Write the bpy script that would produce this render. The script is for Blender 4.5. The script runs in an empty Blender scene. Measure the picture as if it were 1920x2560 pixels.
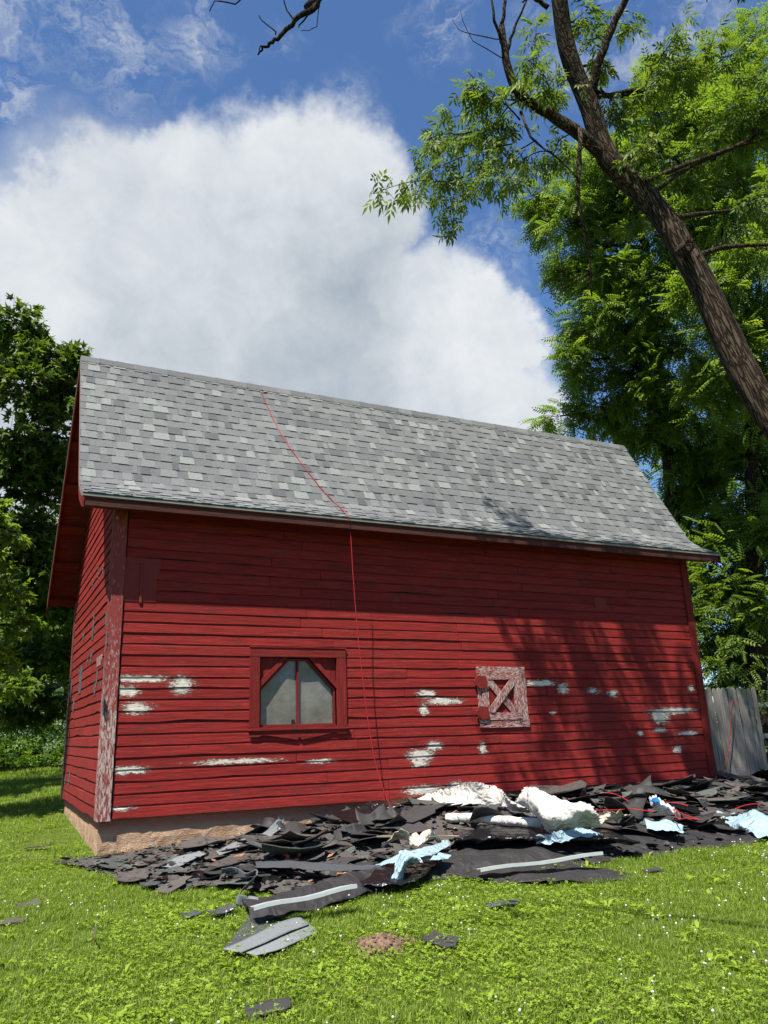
import bpy, math, random
import numpy as np
from mathutils import Vector, Matrix, noise
random.seed(7); RNG = np.random.default_rng(7)
S = bpy.context.scene; COL = S.collection
rad = math.radians

# ---------------------------------------------------------------- camera
F = 1954.24; PX, PY = 921.04, 1270.85            # focal length and principal point for a 1920x2560 frame
CAM = np.array([-1.3475, -10.4244, 1.35]); YAW, PIT, ROL = 0.4523, 0.2780, -0.0293
def basis(yaw, pitch, roll):
    cy, sy, cp, sp = math.cos(yaw), math.sin(yaw), math.cos(pitch), math.sin(pitch)
    f = np.array([sy*cp, cy*cp, sp]); r = np.array([cy, -sy, 0.0]); u = np.cross(r, f)
    cr, sr = math.cos(roll), math.sin(roll)
    return cr*r + sr*u, -sr*r + cr*u, f
RT, UP, FW = basis(YAW, PIT, ROL)
cd = bpy.data.cameras.new('camera'); cam = bpy.data.objects.new('camera', cd); COL.objects.link(cam)
cam.matrix_world = Matrix(((RT[0], UP[0], -FW[0], CAM[0]), (RT[1], UP[1], -FW[1], CAM[1]), (RT[2], UP[2], -FW[2], CAM[2]), (0, 0, 0, 1)))
cd.sensor_fit = 'HORIZONTAL'; cd.sensor_width = 36; cd.lens = 36*F/1920
cd.shift_x = (960-PX)/1920; cd.shift_y = (PY-1280)/1920
cd.clip_start = .05; cd.clip_end = 2000; S.camera = cam
def ray(x, y): return FW + RT*(x-PX)/F - UP*(y-PY)/F
def at(x, y, d):                                   # a point d metres deep along the view
    return CAM + ray(x, y)*d
def on(x, y, ax, v):                               # where a sight line meets a plane of the place
    d = ray(x, y); return CAM + d*(v-CAM[ax])/d[ax]

# ---------------------------------------------------------------- sun and sky
SUN = np.array([-1.22, -1.0, 3.05]); SUN /= np.linalg.norm(SUN)
sd = bpy.data.lights.new('sun', 'SUN'); sun = bpy.data.objects.new('sun', sd); COL.objects.link(sun)
sd.energy = 5.0; sd.angle = rad(.55); sd.color = (1, .95, .86)
sun.rotation_euler = Vector(SUN).to_track_quat('Z', 'Y').to_euler()
S.view_settings.view_transform = 'Standard'; S.view_settings.look = 'None'
S.view_settings.exposure = 1.2; S.view_settings.gamma = 1; S.view_settings.use_curve_mapping = False

class NT:
    """small helper round a node tree"""
    def __init__(s, tree): s.t = tree; tree.nodes.clear()
    def n(s, typ, props=None, **inp):
        nd = s.t.nodes.new(typ)
        for k, v in (props or {}).items(): setattr(nd, k, v)
        for k, v in inp.items():
            k = k.replace('_', ' ') if not k.startswith('i') or not k[1:].isdigit() else int(k[1:])
            s.set(nd, k, v)
        return nd
    def set(s, nd, k, v):
        sk = nd.inputs[k]
        if isinstance(v, bpy.types.NodeSocket): s.t.links.new(v, sk)
        elif isinstance(v, bpy.types.Node): s.t.links.new(v.outputs[0], sk)
        else: sk.default_value = v
    def math(s, op, a, b=0.0, c=None, clamp=False):
        nd = s.n('ShaderNodeMath', {'operation': op, 'use_clamp': clamp}, i0=a, i1=b)
        if c is not None: s.set(nd, 2, c)
        return nd.outputs[0]
    def vm(s, op, a, b=(0, 0, 0), c=None):
        nd = s.n('ShaderNodeVectorMath', {'operation': op}, i0=a, i1=b)
        if c is not None: s.set(nd, 2, c)
        return nd.outputs[1] if op in ('LENGTH', 'DOT_PRODUCT', 'DISTANCE') else nd.outputs[0]
    def noise(s, vec, scale=5, detail=4, rough=.55, dist=0):
        return s.n('ShaderNodeTexNoise', None, Vector=vec, Scale=scale, Detail=detail, Roughness=rough, Distortion=dist).outputs[0]
    def ss(s, v, lo, hi, a=0.0, b=1.0):
        nd = s.n('ShaderNodeMapRange', {'interpolation_type': 'SMOOTHSTEP'}, i0=v, i1=lo, i2=hi, i3=a, i4=b); return nd.outputs[0]
    def mix(s, f, a, b, typ='MIX'):
        nd = s.n('ShaderNodeMix', {'data_type': 'RGBA', 'blend_type': typ})
        s.set(nd, 0, f)
        for k, v in ((6, a), (7, b)): s.set(nd, k, (*v, 1) if isinstance(v, tuple) and len(v) == 3 else v)
        return nd.outputs[2]

W = bpy.data.worlds.new('World'); S.world = W; W.use_nodes = True
w = NT(W.node_tree)
sky = w.n('ShaderNodeTexSky', {'sky_type': 'NISHITA', 'sun_disc': False, 'sun_elevation': math.asin(SUN[2]),
          'sun_rotation': math.atan2(SUN[0], SUN[1]), 'altitude': 200, 'air_density': 1.0, 'dust_density': .35, 'ozone_density': 2.2})
dirv = w.n('ShaderNodeTexCoord').outputs['Generated']
w1 = w.n('ShaderNodeTexNoise', {'noise_dimensions': '3D'}, Vector=dirv, Scale=3.2, Detail=6.0, Roughness=.6)
wv = w.vm('MULTIPLY_ADD', w1.outputs[1], (.17, .17, .17), w.vm('ADD', dirv, (-.085, -.085, -.085)))
w2 = w.n('ShaderNodeTexNoise', None, Vector=dirv, Scale=14.0, Detail=5.0, Roughness=.6)
wv = w.vm('MULTIPLY_ADD', w2.outputs[1], (.085, .085, .085), w.vm('ADD', wv, (-.0425, -.0425, -.0425)))
w3 = w.n('ShaderNodeTexNoise', None, Vector=dirv, Scale=46.0, Detail=4.0, Roughness=.6)
wv = w.vm('MULTIPLY_ADD', w3.outputs[1], (.02, .02, .02), w.vm('ADD', wv, (-.01, -.01, -.01)))
def blobs(lst, soft):
    acc = None
    for x, y, r in lst:
        d = ray(x, y); d = d/np.linalg.norm(d)
        L = w.vm('DISTANCE', wv, tuple(d))
        v = w.ss(L, r/F*(1+soft), r/F*(1-soft))
        acc = v if acc is None else w.math('MAXIMUM', acc, v)
    return acc
mass = blobs([(150, 590, 150), (60, 690, 170), (300, 560, 175), (430, 520, 130), (560, 560, 170), (690, 470, 150), (830, 470, 150), (900, 510, 115), (560, 690, 260), (880, 650, 130), (300, 880, 420), (720, 890, 380), (1030, 800, 190),
              (1180, 800, 130), (1290, 810, 95), (1180, 1020, 230), (30, 1000, 300), (400, 1350, 500), (1000, 1400, 420), (-250, 900, 300)], .27)
wisp = blobs([(290, 130, 95), (330, 200, 80), (500, 110, 70), (20, 60, 110), (690, 100, 45), (1060, 60, 60), (10, 260, 70), (1480, 60, 120), (1600, 90, 110), (880, 330, 60), (1190, 640, 90)], .9)
strk = w.noise(w.vm('MULTIPLY', wv, (7, 7, 16)), 1.6, 8, .68, .6)
wisp = w.math('MULTIPLY', w.math('MULTIPLY', wisp, w.ss(strk, .42, .68)), .62)
# the same kind of broken cloud over the rest of the sky
z_ = w.n('ShaderNodeSeparateXYZ', None, Vector=dirv).outputs[2]
els = w.noise(w.vm('MULTIPLY', wv, (1, 1, 1.8)), 1.9, 8, .58)
back = w.ss(w.vm('DOT_PRODUCT', dirv, tuple(FW)), .62, .3)
rest = w.math('MULTIPLY', w.ss(els, .53, .63), w.math('MULTIPLY', back, .8))
den = w.math('MAXIMUM', w.math('MAXIMUM', mass, wisp), rest)
# cloud tone: bright crowns, greyer flat middle
dark = blobs([(520, 900, 380), (850, 720, 210), (300, 1050, 330), (840, 960, 260)], .75)
lite = blobs([(1130, 740, 170), (700, 420, 190), (120, 760, 130), (500, 560, 200), (1130, 900, 120)], .8)
cn = w.math('ADD', w.math('MULTIPLY', w.noise(wv, 5.0, 7, .6), .6), w.math('MULTIPLY', w.noise(dirv, 15.0, 7, .62, .5), .4))
tone = w.math('ADD', w.math('MULTIPLY', dark, -.45), w.math('MULTIPLY', lite, .22))
tone = w.math('ADD', w.math('ADD', tone, .74), w.math('MULTIPLY', w.math('SUBTRACT', cn, .5), 1.35), clamp=True)
ccol = w.mix(tone, (.150, .180, .210), (.395, .405, .415))
skc = w.n('ShaderNodeVectorMath', {'operation': 'SCALE'}, i0=sky.outputs[0]); skc.inputs[3].default_value = .076
tint = w.mix(1.0, skc.outputs[0], (.62, .79, .97), 'MULTIPLY')
fin = w.mix(w.math('MULTIPLY', den, .97), tint, ccol)
bg = w.n('ShaderNodeBackground', None, Color=fin, Strength=1.0)
w.n('ShaderNodeOutputWorld', None, Surface=bg)

# ---------------------------------------------------------------- materials
def new_mat(name):
    m = bpy.data.materials.new(name); m.use_nodes = True; return m, NT(m.node_tree)
def finish(t, col, rough=.7, bump=None, bd=.01, bs=.6, spec=.3, **kw):
    b = t.n('ShaderNodeBsdfPrincipled'); t.set(b, 'Base Color', t.mix(1.0, col, (.58, .58, .58), 'MULTIPLY'))
    t.set(b, 'Roughness', rough); t.set(b, 'Specular IOR Level', spec)
    for k, v in kw.items(): t.set(b, k.replace('_', ' '), v)
    if bump is not None:
        bn = t.n('ShaderNodeBump', None, Strength=bs, Distance=bd, Height=bump); t.set(b, 'Normal', bn.outputs[0])
    t.n('ShaderNodeOutputMaterial', None, Surface=b.outputs[0]); return b
def pos(t): return t.n('ShaderNodeNewGeometry').outputs['Position']
def rnd(t): return t.n('ShaderNodeObjectInfo').outputs['Random']

PEEL = [(345, 1697, 65, 7), (455, 1712, 22, 18), (312, 1728, 27, 12), (340, 1770, 26, 13), (320, 1925, 40, 8), (590, 1903, 85, 5), (800, 1903, 32, 4),
        (1107, 1753, 42, 7), (1065, 1735, 20, 9), (1058, 1775, 9, 12), (1350, 1708, 40, 7), (1405, 1722, 14, 10), (1480, 1727, 15, 7), (1530, 1735, 13, 7), (1380, 1783, 9, 3),
        (1680, 1777, 62, 7), (1648, 1792, 24, 14), (1650, 1825, 16, 5), (1718, 1833, 26, 5), (1692, 1873, 12, 7), (1083, 1865, 21, 9), (1050, 1888, 30, 12),
        (1048, 1906, 20, 10), (1205, 1870, 8, 14), (1060, 1975, 45, 10), (1137, 1968, 20, 12), (1725, 1722, 8, 6), (300, 2022, 30, 4), (1600, 1833, 9, 4)]
def wood_paint(name, axis, peel=False, wear=.5, base=(.325, .022, .0215), grain=22.0, worn=(.23, .17, .15)):
    base = (base[0]*1.24, base[1]*1.42, base[2]*1.25)
    m, t = new_mat(name); p = pos(t)
    g = {'x': (1.3, 4, grain), 'y': (4, 1.3, grain), 'z': (grain, grain, 1.6), 'v': (4, grain, 3.0)}[axis]
    pv = t.vm('MULTIPLY', p, g)
    pv = t.vm('ADD', pv, t.vm('MULTIPLY', t.n('ShaderNodeCombineXYZ', None, X=rnd(t), Y=rnd(t), Z=rnd(t)).outputs[0], (17, 9, 31)))
    n1 = t.noise(pv, 1.6, 6, .65, .3); n2 = t.noise(p, 1.7, 5, .6); n3 = t.noise(t.vm('MULTIPLY', pv, (1, 1, 1.5)), 4.5, 5, .7)
    col = t.mix(t.ss(n1, .3, .72), tuple(c*.5 for c in base), tuple(c*1.22 for c in base))
    col = t.mix(t.ss(n2, .35, .75, 0, .45), col, tuple(c*a for c, a in zip(base, (.62, .8, .9))))
    col = t.mix(t.math('MULTIPLY', t.math('ABSOLUTE', t.math('SUBTRACT', rnd(t), .5)), .55), col, tuple(c*a for c, a in zip(base, (1.25, 1.5, 1.5))))
    fine = t.noise(t.vm('MULTIPLY', pv, (2.2, 2.2, 2.6)), 5.0, 5, .8)
    col = t.mix(t.ss(fine, .58, .74, 0, .65), col, tuple(min(1, c*a) for c, a in zip(base, (1.35, 3.2, 3.0))))
    col = t.mix(t.ss(fine, .47, .31, 0, .85), col, tuple(c*.25 for c in base))
    crk = t.noise(t.vm('MULTIPLY', p, (2.5, 2.5, 40) if axis == 'x' else (30, 30, 5)), 3.0, 6, .75)
    col = t.mix(t.ss(t.math('ABSOLUTE', t.math('SUBTRACT', crk, .5)), .012, .0, 0, .75), col, (.05, .02, .018))
    col = t.mix(t.math('MULTIPLY', t.ss(t.n('ShaderNodeTexWhiteNoise', {'noise_dimensions': '1D'}, W=rnd(t)).outputs[0], .55, 1.0), .5), col, tuple(c*.55 for c in base))
    kn = t.n('ShaderNodeTexVoronoi', {'feature': 'F1'}, Vector=p, Scale=2.3).outputs[0]
    col = t.mix(t.ss(kn, .040, .022, 0, .8), col, (.07, .028, .02))
    blot = t.noise(t.vm('MULTIPLY', p, (1, 1, 2.6)), 3.3, 6, .72)
    col = t.mix(t.ss(blot, .50, .72, 0, .7), col, (.13, .035, .03))
    wm = t.math('MULTIPLY', t.ss(n3, .56, .70), t.ss(t.math('ADD', t.noise(p, 1.1, 4, .6), t.math('MULTIPLY', rnd(t), .12)), .66-.34*wear, .86-.34*wear))
    col = t.mix(t.math('MULTIPLY', wm, .8), col, worn)
    h = t.math('ADD', t.math('MULTIPLY', n1, .6), t.math('MULTIPLY', n3, .4))
    if peel:
        jp = t.n('ShaderNodeTexNoise', None, Vector=t.vm('MULTIPLY', p, (1, 1, 2.2)), Scale=7.0, Detail=8.0, Roughness=.8)
        q = t.vm('MULTIPLY_ADD', jp.outputs[1], (.42, 0, .13), t.vm('ADD', p, (-.21, 0, -.065)))
        acc = None
        for x, y, a, b in PEEL:
            c = on(x, y, 1, 0); sc = (c-CAM)@FW/F
            rx, rz = a*sc*1.0, b*sc*.95
            L = t.vm('LENGTH', t.vm('MULTIPLY_ADD', q, (1/rx, 0, 1/rz), (-c[0]/rx, 0, -c[2]/rz)))
            acc = L if acc is None else t.math('MINIMUM', acc, L)
        fl = t.noise(t.vm('MULTIPLY', p, (1, 1, 4.5)), 15, 7, .85)
        acc2 = t.math('ADD', acc, t.math('MULTIPLY', t.math('SUBTRACT', fl, .52), 5.2))
        halo = t.ss(acc2, 1.75, 1.2); core = t.ss(acc2, 1.08, .88)
        col = t.mix(t.math('MULTIPLY', halo, .5), col, (.24, .10, .085))
        wh = t.mix(t.ss(t.noise(t.vm('MULTIPLY', p, (5, 1, 60)), 2, 4, .7), .38, .62), (.60, .55, .47), (.98, .92, .80))
        col = t.mix(core, col, wh)
        h = t.math('SUBTRACT', h, t.math('MULTIPLY', core, .5))
    finish(t, col, .74, h, .009, 1.0, .12); return m
M = {}
M['red'] = wood_paint('red barn paint', 'x', True, .42)
M['red_left'] = wood_paint('red barn paint on rough boards', 'v', False, .2, base=(.335, .025, .024), grain=16)
M['red_trim'] = wood_paint('red trim paint', 'z', False, .35, base=(.27, .021, .020), grain=30)
M['red_trim_h'] = wood_paint('red trim paint on level boards', 'x', False, .35, base=(.27, .021, .020), grain=30)
M['fascia'] = wood_paint('weathered fascia', 'x', False, .95, base=(.10, .030, .026), worn=(.14, .11, .10))
M['hatch'] = wood_paint('flaking hatch paint', 'z', False, 1.55, base=(.20, .028, .026), grain=26, worn=(.42, .36, .33))
M['hatch_h'] = wood_paint('flaking hatch paint on level boards', 'x', False, 1.4, base=(.19, .028, .026), grain=26, worn=(.40, .34, .31))
def corner_mat(name='flaking corner board', st=(24, 24, 5.0), k0=None):
    m, t = new_mat(name); p = pos(t)
    pv = t.vm('MULTIPLY', p, st); n = t.noise(pv, 2.2, 7, .78, .4)
    z = t.n('ShaderNodeSeparateXYZ', None, Vector=p).outputs[2]
    thr = t.ss(z, 1.2, 3.0, .49, .61) if k0 is None else t.math('ADD', k0, 0.0)
    k = t.ss(t.math('SUBTRACT', n, thr), -.05, .075)
    g = t.mix(t.noise(t.vm('MULTIPLY', p, (60, 60, 4)), 1, 4, .7), (.42, .36, .33), (.80, .68, .60))
    col = t.mix(k, t.mix(t.noise(pv, .6, 3), (.24, .030, .027), (.38, .048, .042)), g)
    finish(t, col, .7, t.math('SUBTRACT', n, t.math('MULTIPLY', k, .3)), .008, .8); return m
M['corner'] = corner_mat(); M['hatch'] = corner_mat('flaking upright boards of hatch', (26, 26, 7), .50); M['hatch_h'] = corner_mat('flaking level boards of hatch', (7, 26, 26), .505)
def simple(name, col, rough=.6, scale=8, var=.25, bump=.004, det=5, metal=0.0, stretch=(1, 1, 1), tonev=None, **kw):
    m, t = new_mat(name); p = t.vm('MULTIPLY', pos(t), stretch)
    n = t.noise(p, scale, det, .62)
    c = t.mix(t.ss(n, .25, .75), tuple(x*(1-var) for x in col), tuple(min(1, x*(1+var)) for x in col))
    if tonev: c = t.mix(t.math('MULTIPLY', rnd(t), tonev[0]), c, tonev[1])
    finish(t, c, rough, n, bump, .7, Metallic=metal, **kw); return m
M['foundation'] = None
def foundation_mat():
    m, t = new_mat('tan stuccoed concrete'); p = pos(t)
    n = t.noise(p, 5, 8, .7); n2 = t.noise(t.vm('MULTIPLY', p, (1, 1, 2.5)), 26, 6, .75); z = t.n('ShaderNodeSeparateXYZ', None, Vector=p).outputs[2]
    c = t.mix(t.ss(n, .3, .7), (.52, .31, .19), (.80, .55, .37))
    c = t.mix(t.ss(n2, .55, .8, 0, .7), c, (.66, .52, .40))
    k = t.ss(t.math('ADD', z, t.math('MULTIPLY', t.math('SUBTRACT', n, .5), .28)), .24, .36)
    c = t.mix(t.math('MULTIPLY', k, .72), c, (.46, .12, .085))
    finish(t, c, .9, t.math('ADD', n, n2), .022, 1.0, .1); return m
M['foundation'] = foundation_mat()
def shingle_mat(name, dusty=False):
    m, t = new_mat(name); p = pos(t)
    a = t.n('ShaderNodeAttribute', {'attribute_name': 'tone'}).outputs['Color']
    n = t.noise(p, 260, 2, .8); n2 = t.noise(p, 90, 3, .7); big = t.noise(p, .9, 3, .5)
    c = t.mix(t.ss(t.math('ADD', t.math('MULTIPLY', n, .6), t.math('MULTIPLY', n2, .4)), .36, .66), (.42, .42, .42), (1.55, 1.55, 1.55))
    c = t.mix(1.0, a, c, 'MULTIPLY')
    c = t.mix(t.ss(big, .3, .7, 0, .12), c, (.30, .30, .29))
    b = finish(t, c, .85, n2, .003, .7, .25); return m
M['shingle'] = shingle_mat('granule coated shingle')
def crinkle(name, col, dirt, rough=.5, sc=5.0, spec=.3):
    m, t = new_mat(name); p = pos(t); j = t.n('ShaderNodeTexNoise', None, Vector=p, Scale=3.0, Detail=2.0)
    q = t.vm('MULTIPLY_ADD', j.outputs[1], (.5, .5, .5), p); h = None
    for k, (a, wgt) in enumerate(((1.0, 1.0), (2.3, .4), (5.1, .15))):
        v = t.n('ShaderNodeTexVoronoi', {'feature': 'F1', 'distance': 'EUCLIDEAN'}, Vector=t.vm('ADD', q, (k*3.7, 0, 0)), Scale=sc*a).outputs[0]
        v = t.math('MULTIPLY', v, wgt); h = v if h is None else t.math('ADD', h, v)
    n = t.noise(p, 6, 6, .7)
    c = t.mix(t.ss(n, .48, .68, 0, .6), col, dirt)
    finish(t, c, rough, h, .035, 1.0, spec); return m
M['felt'] = simple('black roofing felt', (.042, .040, .041), .6, 6, .4, .006, tonev=(.7, (.085, .080, .080)), spec=.3)
M['felt_sheen'] = crinkle('black underlayment', (.040, .038, .039), (.065, .054, .050), .6, 4, .25)
M['black_film'] = crinkle('glossy black film', (.010, .010, .011), (.02, .02, .02), .28, 5, .4)
M['old_shingle'] = simple('brown black shingle underside', (.085, .071, .066), .85, 20, .5, .006, tonev=(.8, (.14, .125, .115)), spec=.15)
M['green_shingle'] = simple('worn green grey shingle', (.115, .135, .118), .9, 60, .5, .005, tonev=(.7, (.050, .058, .054)))
M['grey_shingle'] = simple('pale grey shingle', (.25, .27, .275), .9, 130, .45, .003, tonev=(.4, (.16, .17, .175)))
M['charcoal'] = simple('charcoal starter shingle', (.075, .078, .085), .85, 130, .45, .003)
M['white_wrap'] = crinkle('dirty white house wrap', (.80, .77, .71), (.46, .39, .29), .5, 6.5, .3)
M['dirty_wrap'] = crinkle('soiled cream plastic', (.80, .72, .56), (.36, .26, .15), .5, 9)
M['blue_film'] = crinkle('pale blue release film', (.44, .62, .72), (.36, .50, .58), .35, 7, .4)
M['metal'] = simple('pale drip edge metal', (.60, .65, .63), .38, 10, .06, .001, metal=.15)
M['grey_metal'] = simple('grey drip edge metal', (.26, .27, .22), .45, 10, .08, .001)
M['tin'] = simple('dull tin', (.13, .175, .18), .5, 14, .4, .003, metal=.3)
M['wood_bit'] = simple('split orange wood', (.42, .20, .09), .8, 12, .45, .006, stretch=(1, 1, 1))
M['red_wood'] = simple('red painted lath', (.30, .07, .05), .7, 12, .4, .004)
M['stick'] = simple('weathered stick', (.30, .24, .16), .8, 12, .3, .004)
M['rope'] = simple('red cord', (.55, .022, .028), .5, 90, .3, .002)
M['soil'] = simple('crumbly brown soil', (.23, .145, .095), 1.0, 30, .55, .02)
M['patch_metal'] = simple('red painted sheet metal', (.27, .040, .036), .6, 30, .12, .001, stretch=(3, 1, .4), spec=.1)
M['film'] = simple('grey film over glass', (.20, .19, .16), .24, 3.0, .3, .02, det=3, spec=.6)
M['paper'] = simple('white paper', (.75, .74, .74), .6, 20, .1, .004)
M['label'] = simple('yellow orange print', (.75, .36, .05), .6, 20, .1, .002)
M['blue_print'] = simple('bright blue print', (.03, .22, .60), .35, 20, .2, .002)
M['dark'] = simple('dark interior boards', (.02, .016, .014), .9, 9, .3, .004)
def picket_mat():
    m, t = new_mat('silvered cedar'); p = pos(t)
    n = t.noise(t.vm('MULTIPLY', p, (34, 34, 1.3)), 1.5, 7, .7, .5); n2 = t.noise(p, 2.2, 4)
    c = t.mix(t.ss(n, .25, .75), (.12, .105, .095), (.52, .475, .42)); c = t.mix(t.ss(n2, .4, .75, 0, .4), c, (.14, .12, .10))
    c = t.mix(t.math('MULTIPLY', rnd(t), .35), c, (.30, .275, .25))
    finish(t, c, .85, n, .006, .9, .15); return m
M['picket'] = picket_mat()
def bag_mat():
    m, t = new_mat('clear plastic bag'); p = pos(t)
    tr = t.n('ShaderNodeBsdfTransparent'); gl = t.n('ShaderNodeBsdfPrincipled')
    t.set(gl, 'Base Color', (.72, .78, .82, 1)); t.set(gl, 'Roughness', .15)
    bn = t.n('ShaderNodeBump', None, Strength=.8, Distance=.02, Height=t.noise(p, 30, 4)); t.set(gl, 'Normal', bn.outputs[0])
    mx = t.n('ShaderNodeMixShader', None, i0=.62, i1=tr.outputs[0], i2=gl.outputs[0])
    t.n('ShaderNodeOutputMaterial', None, Surface=mx.outputs[0]); return m
M['bag'] = bag_mat()
def bark(name, a, b, sc=1.0, ax=(0, 0, 1)):
    m, t = new_mat(name); p = pos(t); ax = Vector(ax).normalized()
    al = t.n('ShaderNodeVectorMath', {'operation': 'SCALE'}, i0=tuple(ax)); t.set(al, 3, t.math('MULTIPLY', t.vm('DOT_PRODUCT', p, tuple(ax)), -.88))
    q = t.vm('ADD', p, al.outputs[0])                     # squeezed along the grain, so furrows run along the trunk
    wq = t.n('ShaderNodeTexNoise', None, Vector=q, Scale=9.0*sc, Detail=3.0)
    q = t.vm('MULTIPLY_ADD', wq.outputs[1], (.16/sc, .16/sc, .16/sc), q)
    v = t.n('ShaderNodeTexVoronoi', {'feature': 'DISTANCE_TO_EDGE'}, Vector=q, Scale=24.0*sc).outputs[0]
    n = t.noise(q, 20*sc, 9, .8); n2 = t.noise(p, 2.2, 4); h = t.math('ADD', t.math('MULTIPLY', t.ss(v, .0, .22), .6), t.math('MULTIPLY', n, 1.1))
    c = t.mix(t.ss(h, .5, 1.35), a, b); c = t.mix(t.ss(n2, .45, .75, 0, .45), c, tuple(x*.45 for x in b))
    finish(t, c, .95, h, .035/sc, 1.0, .05); return m
M['bark'] = bark('furrowed brown bark', (.022, .016, .011), (.165, .124, .088), 1.0, tuple(at(1640, 520, 11.2)-at(1870, 950, 10.3)))
M['bark_dark'] = bark('dark bark', (.03, .024, .02), (.10, .08, .065))
M['dead_bark'] = bark('bleached dead wood', (.16, .13, .11), (.36, .31, .27), 2)
def leaf_mat(name, dk, lt, yel, trans=.38):
    m, t = new_mat(name)
    a = t.n('ShaderNodeAttribute', {'attribute_name': 'tone'}).outputs['Fac']
    c = t.mix(t.ss(a, 0, .8), dk, lt); c = t.mix(t.ss(a, .82, 1.0), c, yel)
    tc = t.mix(1.0, c, (1.5, 1.55, .6), 'MULTIPLY')
    b = t.n('ShaderNodeBsdfPrincipled', None, Base_Color=c); t.set(b, 'Roughness', .5); t.set(b, 'Specular IOR Level', .28)
    tl = t.n('ShaderNodeBsdfTranslucent', None, Color=tc)
    mx = t.n('ShaderNodeMixShader', None, i0=trans, i1=b.outputs[0], i2=tl.outputs[0])
    t.n('ShaderNodeOutputMaterial', None, Surface=mx.outputs[0]); return m
M['leaf_ash'] = leaf_mat('ash leaves', (.050, .088, .012), (.125, .178, .024), (.19, .225, .035), .48)
M['leaf_walnut'] = leaf_mat('walnut leaves', (.070, .120, .018), (.150, .220, .036), (.25, .29, .045), .50)
M['leaf_maple'] = leaf_mat('maple leaves', (.048, .082, .015), (.115, .165, .026), (.17, .22, .04), .42)
M['leaf_shrub'] = leaf_mat('undergrowth leaves', (.03, .07, .015), (.07, .13, .03), (.10, .17, .04), .3)
M['leaf_weed'] = leaf_mat('bright weed leaves', (.14, .24, .03), (.20, .32, .04), (.26, .36, .05), .4)
M['blade'] = leaf_mat('grass blades', (.080, .135, .009), (.162, .238, .018), (.32, .31, .09), .36)
M['clover'] = leaf_mat('clover leaves', (.10, .17, .012), (.19, .275, .022), (.26, .33, .05), .3)
M['blossom'] = simple('white clover blossom', (.78, .75, .66), .8, 60, .1, .002)
def ground_mat():
    m, t = new_mat('lawn soil and thatch'); p = pos(t)
    n = t.noise(p, 1.1, 6, .6); n2 = t.noise(p, 26, 6, .75)
    c = t.mix(t.ss(n2, .35, .7), (.07, .11, .014), (.19, .27, .035))
    c = t.mix(t.ss(n, .5, .72, 0, .5), c, (.15, .16, .05))
    finish(t, c, .95, n2, .03, .9, .1); return m
M['ground'] = ground_mat()

# ---------------------------------------------------------------- mesh helpers
def link(name, me, m=None, parent=None, kind=None, label=None, cat=None, group=None, smooth=False, loc=None):
    o = bpy.data.objects.new(name, me); COL.objects.link(o)
    if m is not None and me is not None and not me.materials: me.materials.append(m)
    if parent is not None: o.parent = parent
    if loc is not None: o.location = loc
    if kind: o['kind'] = kind
    if label: o['label'] = label
    if cat: o['category'] = cat
    if group: o['group'] = group
    if smooth and me is not None: me.shade_smooth()
    return o
def empty(name, loc, label, cat, group=None):
    o = bpy.data.objects.new(name, None); COL.objects.link(o); o.location = loc; o.empty_display_size = .3
    o['label'] = label; o['category'] = cat
    if group: o['group'] = group
    return o
def sub(name, parent):
    o = bpy.data.objects.new(name, None); COL.objects.link(o); o.parent = parent; return o
class MB:
    def __init__(s): s.v = []; s.f = []; s.t = []
    def add(s, vs, fs, tone=None):
        k = len(s.v); s.v += [tuple(map(float, v)) for v in vs]; s.f += [tuple(i+k for i in f) for f in fs]
        s.t += [tone or (1, 1, 1)]*len(fs)
    def box(s, x0, y0, z0, x1, y1, z1, tone=None):
        s.add([(x0, y0, z0), (x1, y0, z0), (x1, y1, z0), (x0, y1, z0), (x0, y0, z1), (x1, y0, z1), (x1, y1, z1), (x0, y1, z1)],
              [(0, 3, 2, 1), (4, 5, 6, 7), (0, 1, 5, 4), (1, 2, 6, 5), (2, 3, 7, 6), (3, 0, 4, 7)], tone)
    def prism(s, poly, y0, y1, axis='y', tone=None):          # polygon in (x,z), extruded in y (axis y) or (y,z) in x
        n = len(poly)
        P = (lambda a, b, d: (a, d, b)) if axis == 'y' else (lambda a, b, d: (d, a, b))
        vs = [P(a, b, y0) for a, b in poly]+[P(a, b, y1) for a, b in poly]
        s.add(vs, [tuple(range(n)), tuple(range(2*n-1, n-1, -1))]+[(i, i+n, (i+1) % n+n, (i+1) % n) for i in range(n)], tone)
    def tube(s, pts, rs, seg=6, tone=None):
        pts = [Vector(p) for p in pts]; k = len(s.v); n = len(pts); up = Vector((.13, .31, .94))
        for i, p in enumerate(pts):
            d = (pts[min(i+1, n-1)]-pts[max(i-1, 0)]).normalized()
            a = d.cross(up)
            if a.length < .05: a = d.cross(Vector((1, 0, 0)))
            a.normalize(); b = d.cross(a)
            for j in range(seg):
                th = 2*math.pi*j/seg; q = p+(a*math.cos(th)+b*math.sin(th))*rs[i]; s.v.append(tuple(q))
        fs = [(k+i*seg+j, k+(i+1)*seg+j, k+(i+1)*seg+(j+1) % seg, k+i*seg+(j+1) % seg) for i in range(n-1) for j in range(seg)]
        fs += [tuple(k+j for j in range(seg)), tuple(k+(n-1)*seg+j for j in reversed(range(seg)))]
        s.f += fs; s.t += [tone or (1, 1, 1)]*len(fs)
    def mesh(s, name, tones=False):
        me = bpy.data.meshes.new(name); me.from_pydata(s.v, [], s.f)
        if tones:
            ca = me.attributes.new('tone', 'FLOAT_COLOR', 'CORNER'); arr = []
            for f, t in zip(s.f, s.t): arr += [t[0], t[1], t[2], 1]*len(f)
            ca.data.foreach_set('color', arr)
        me.update(); return me
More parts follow.
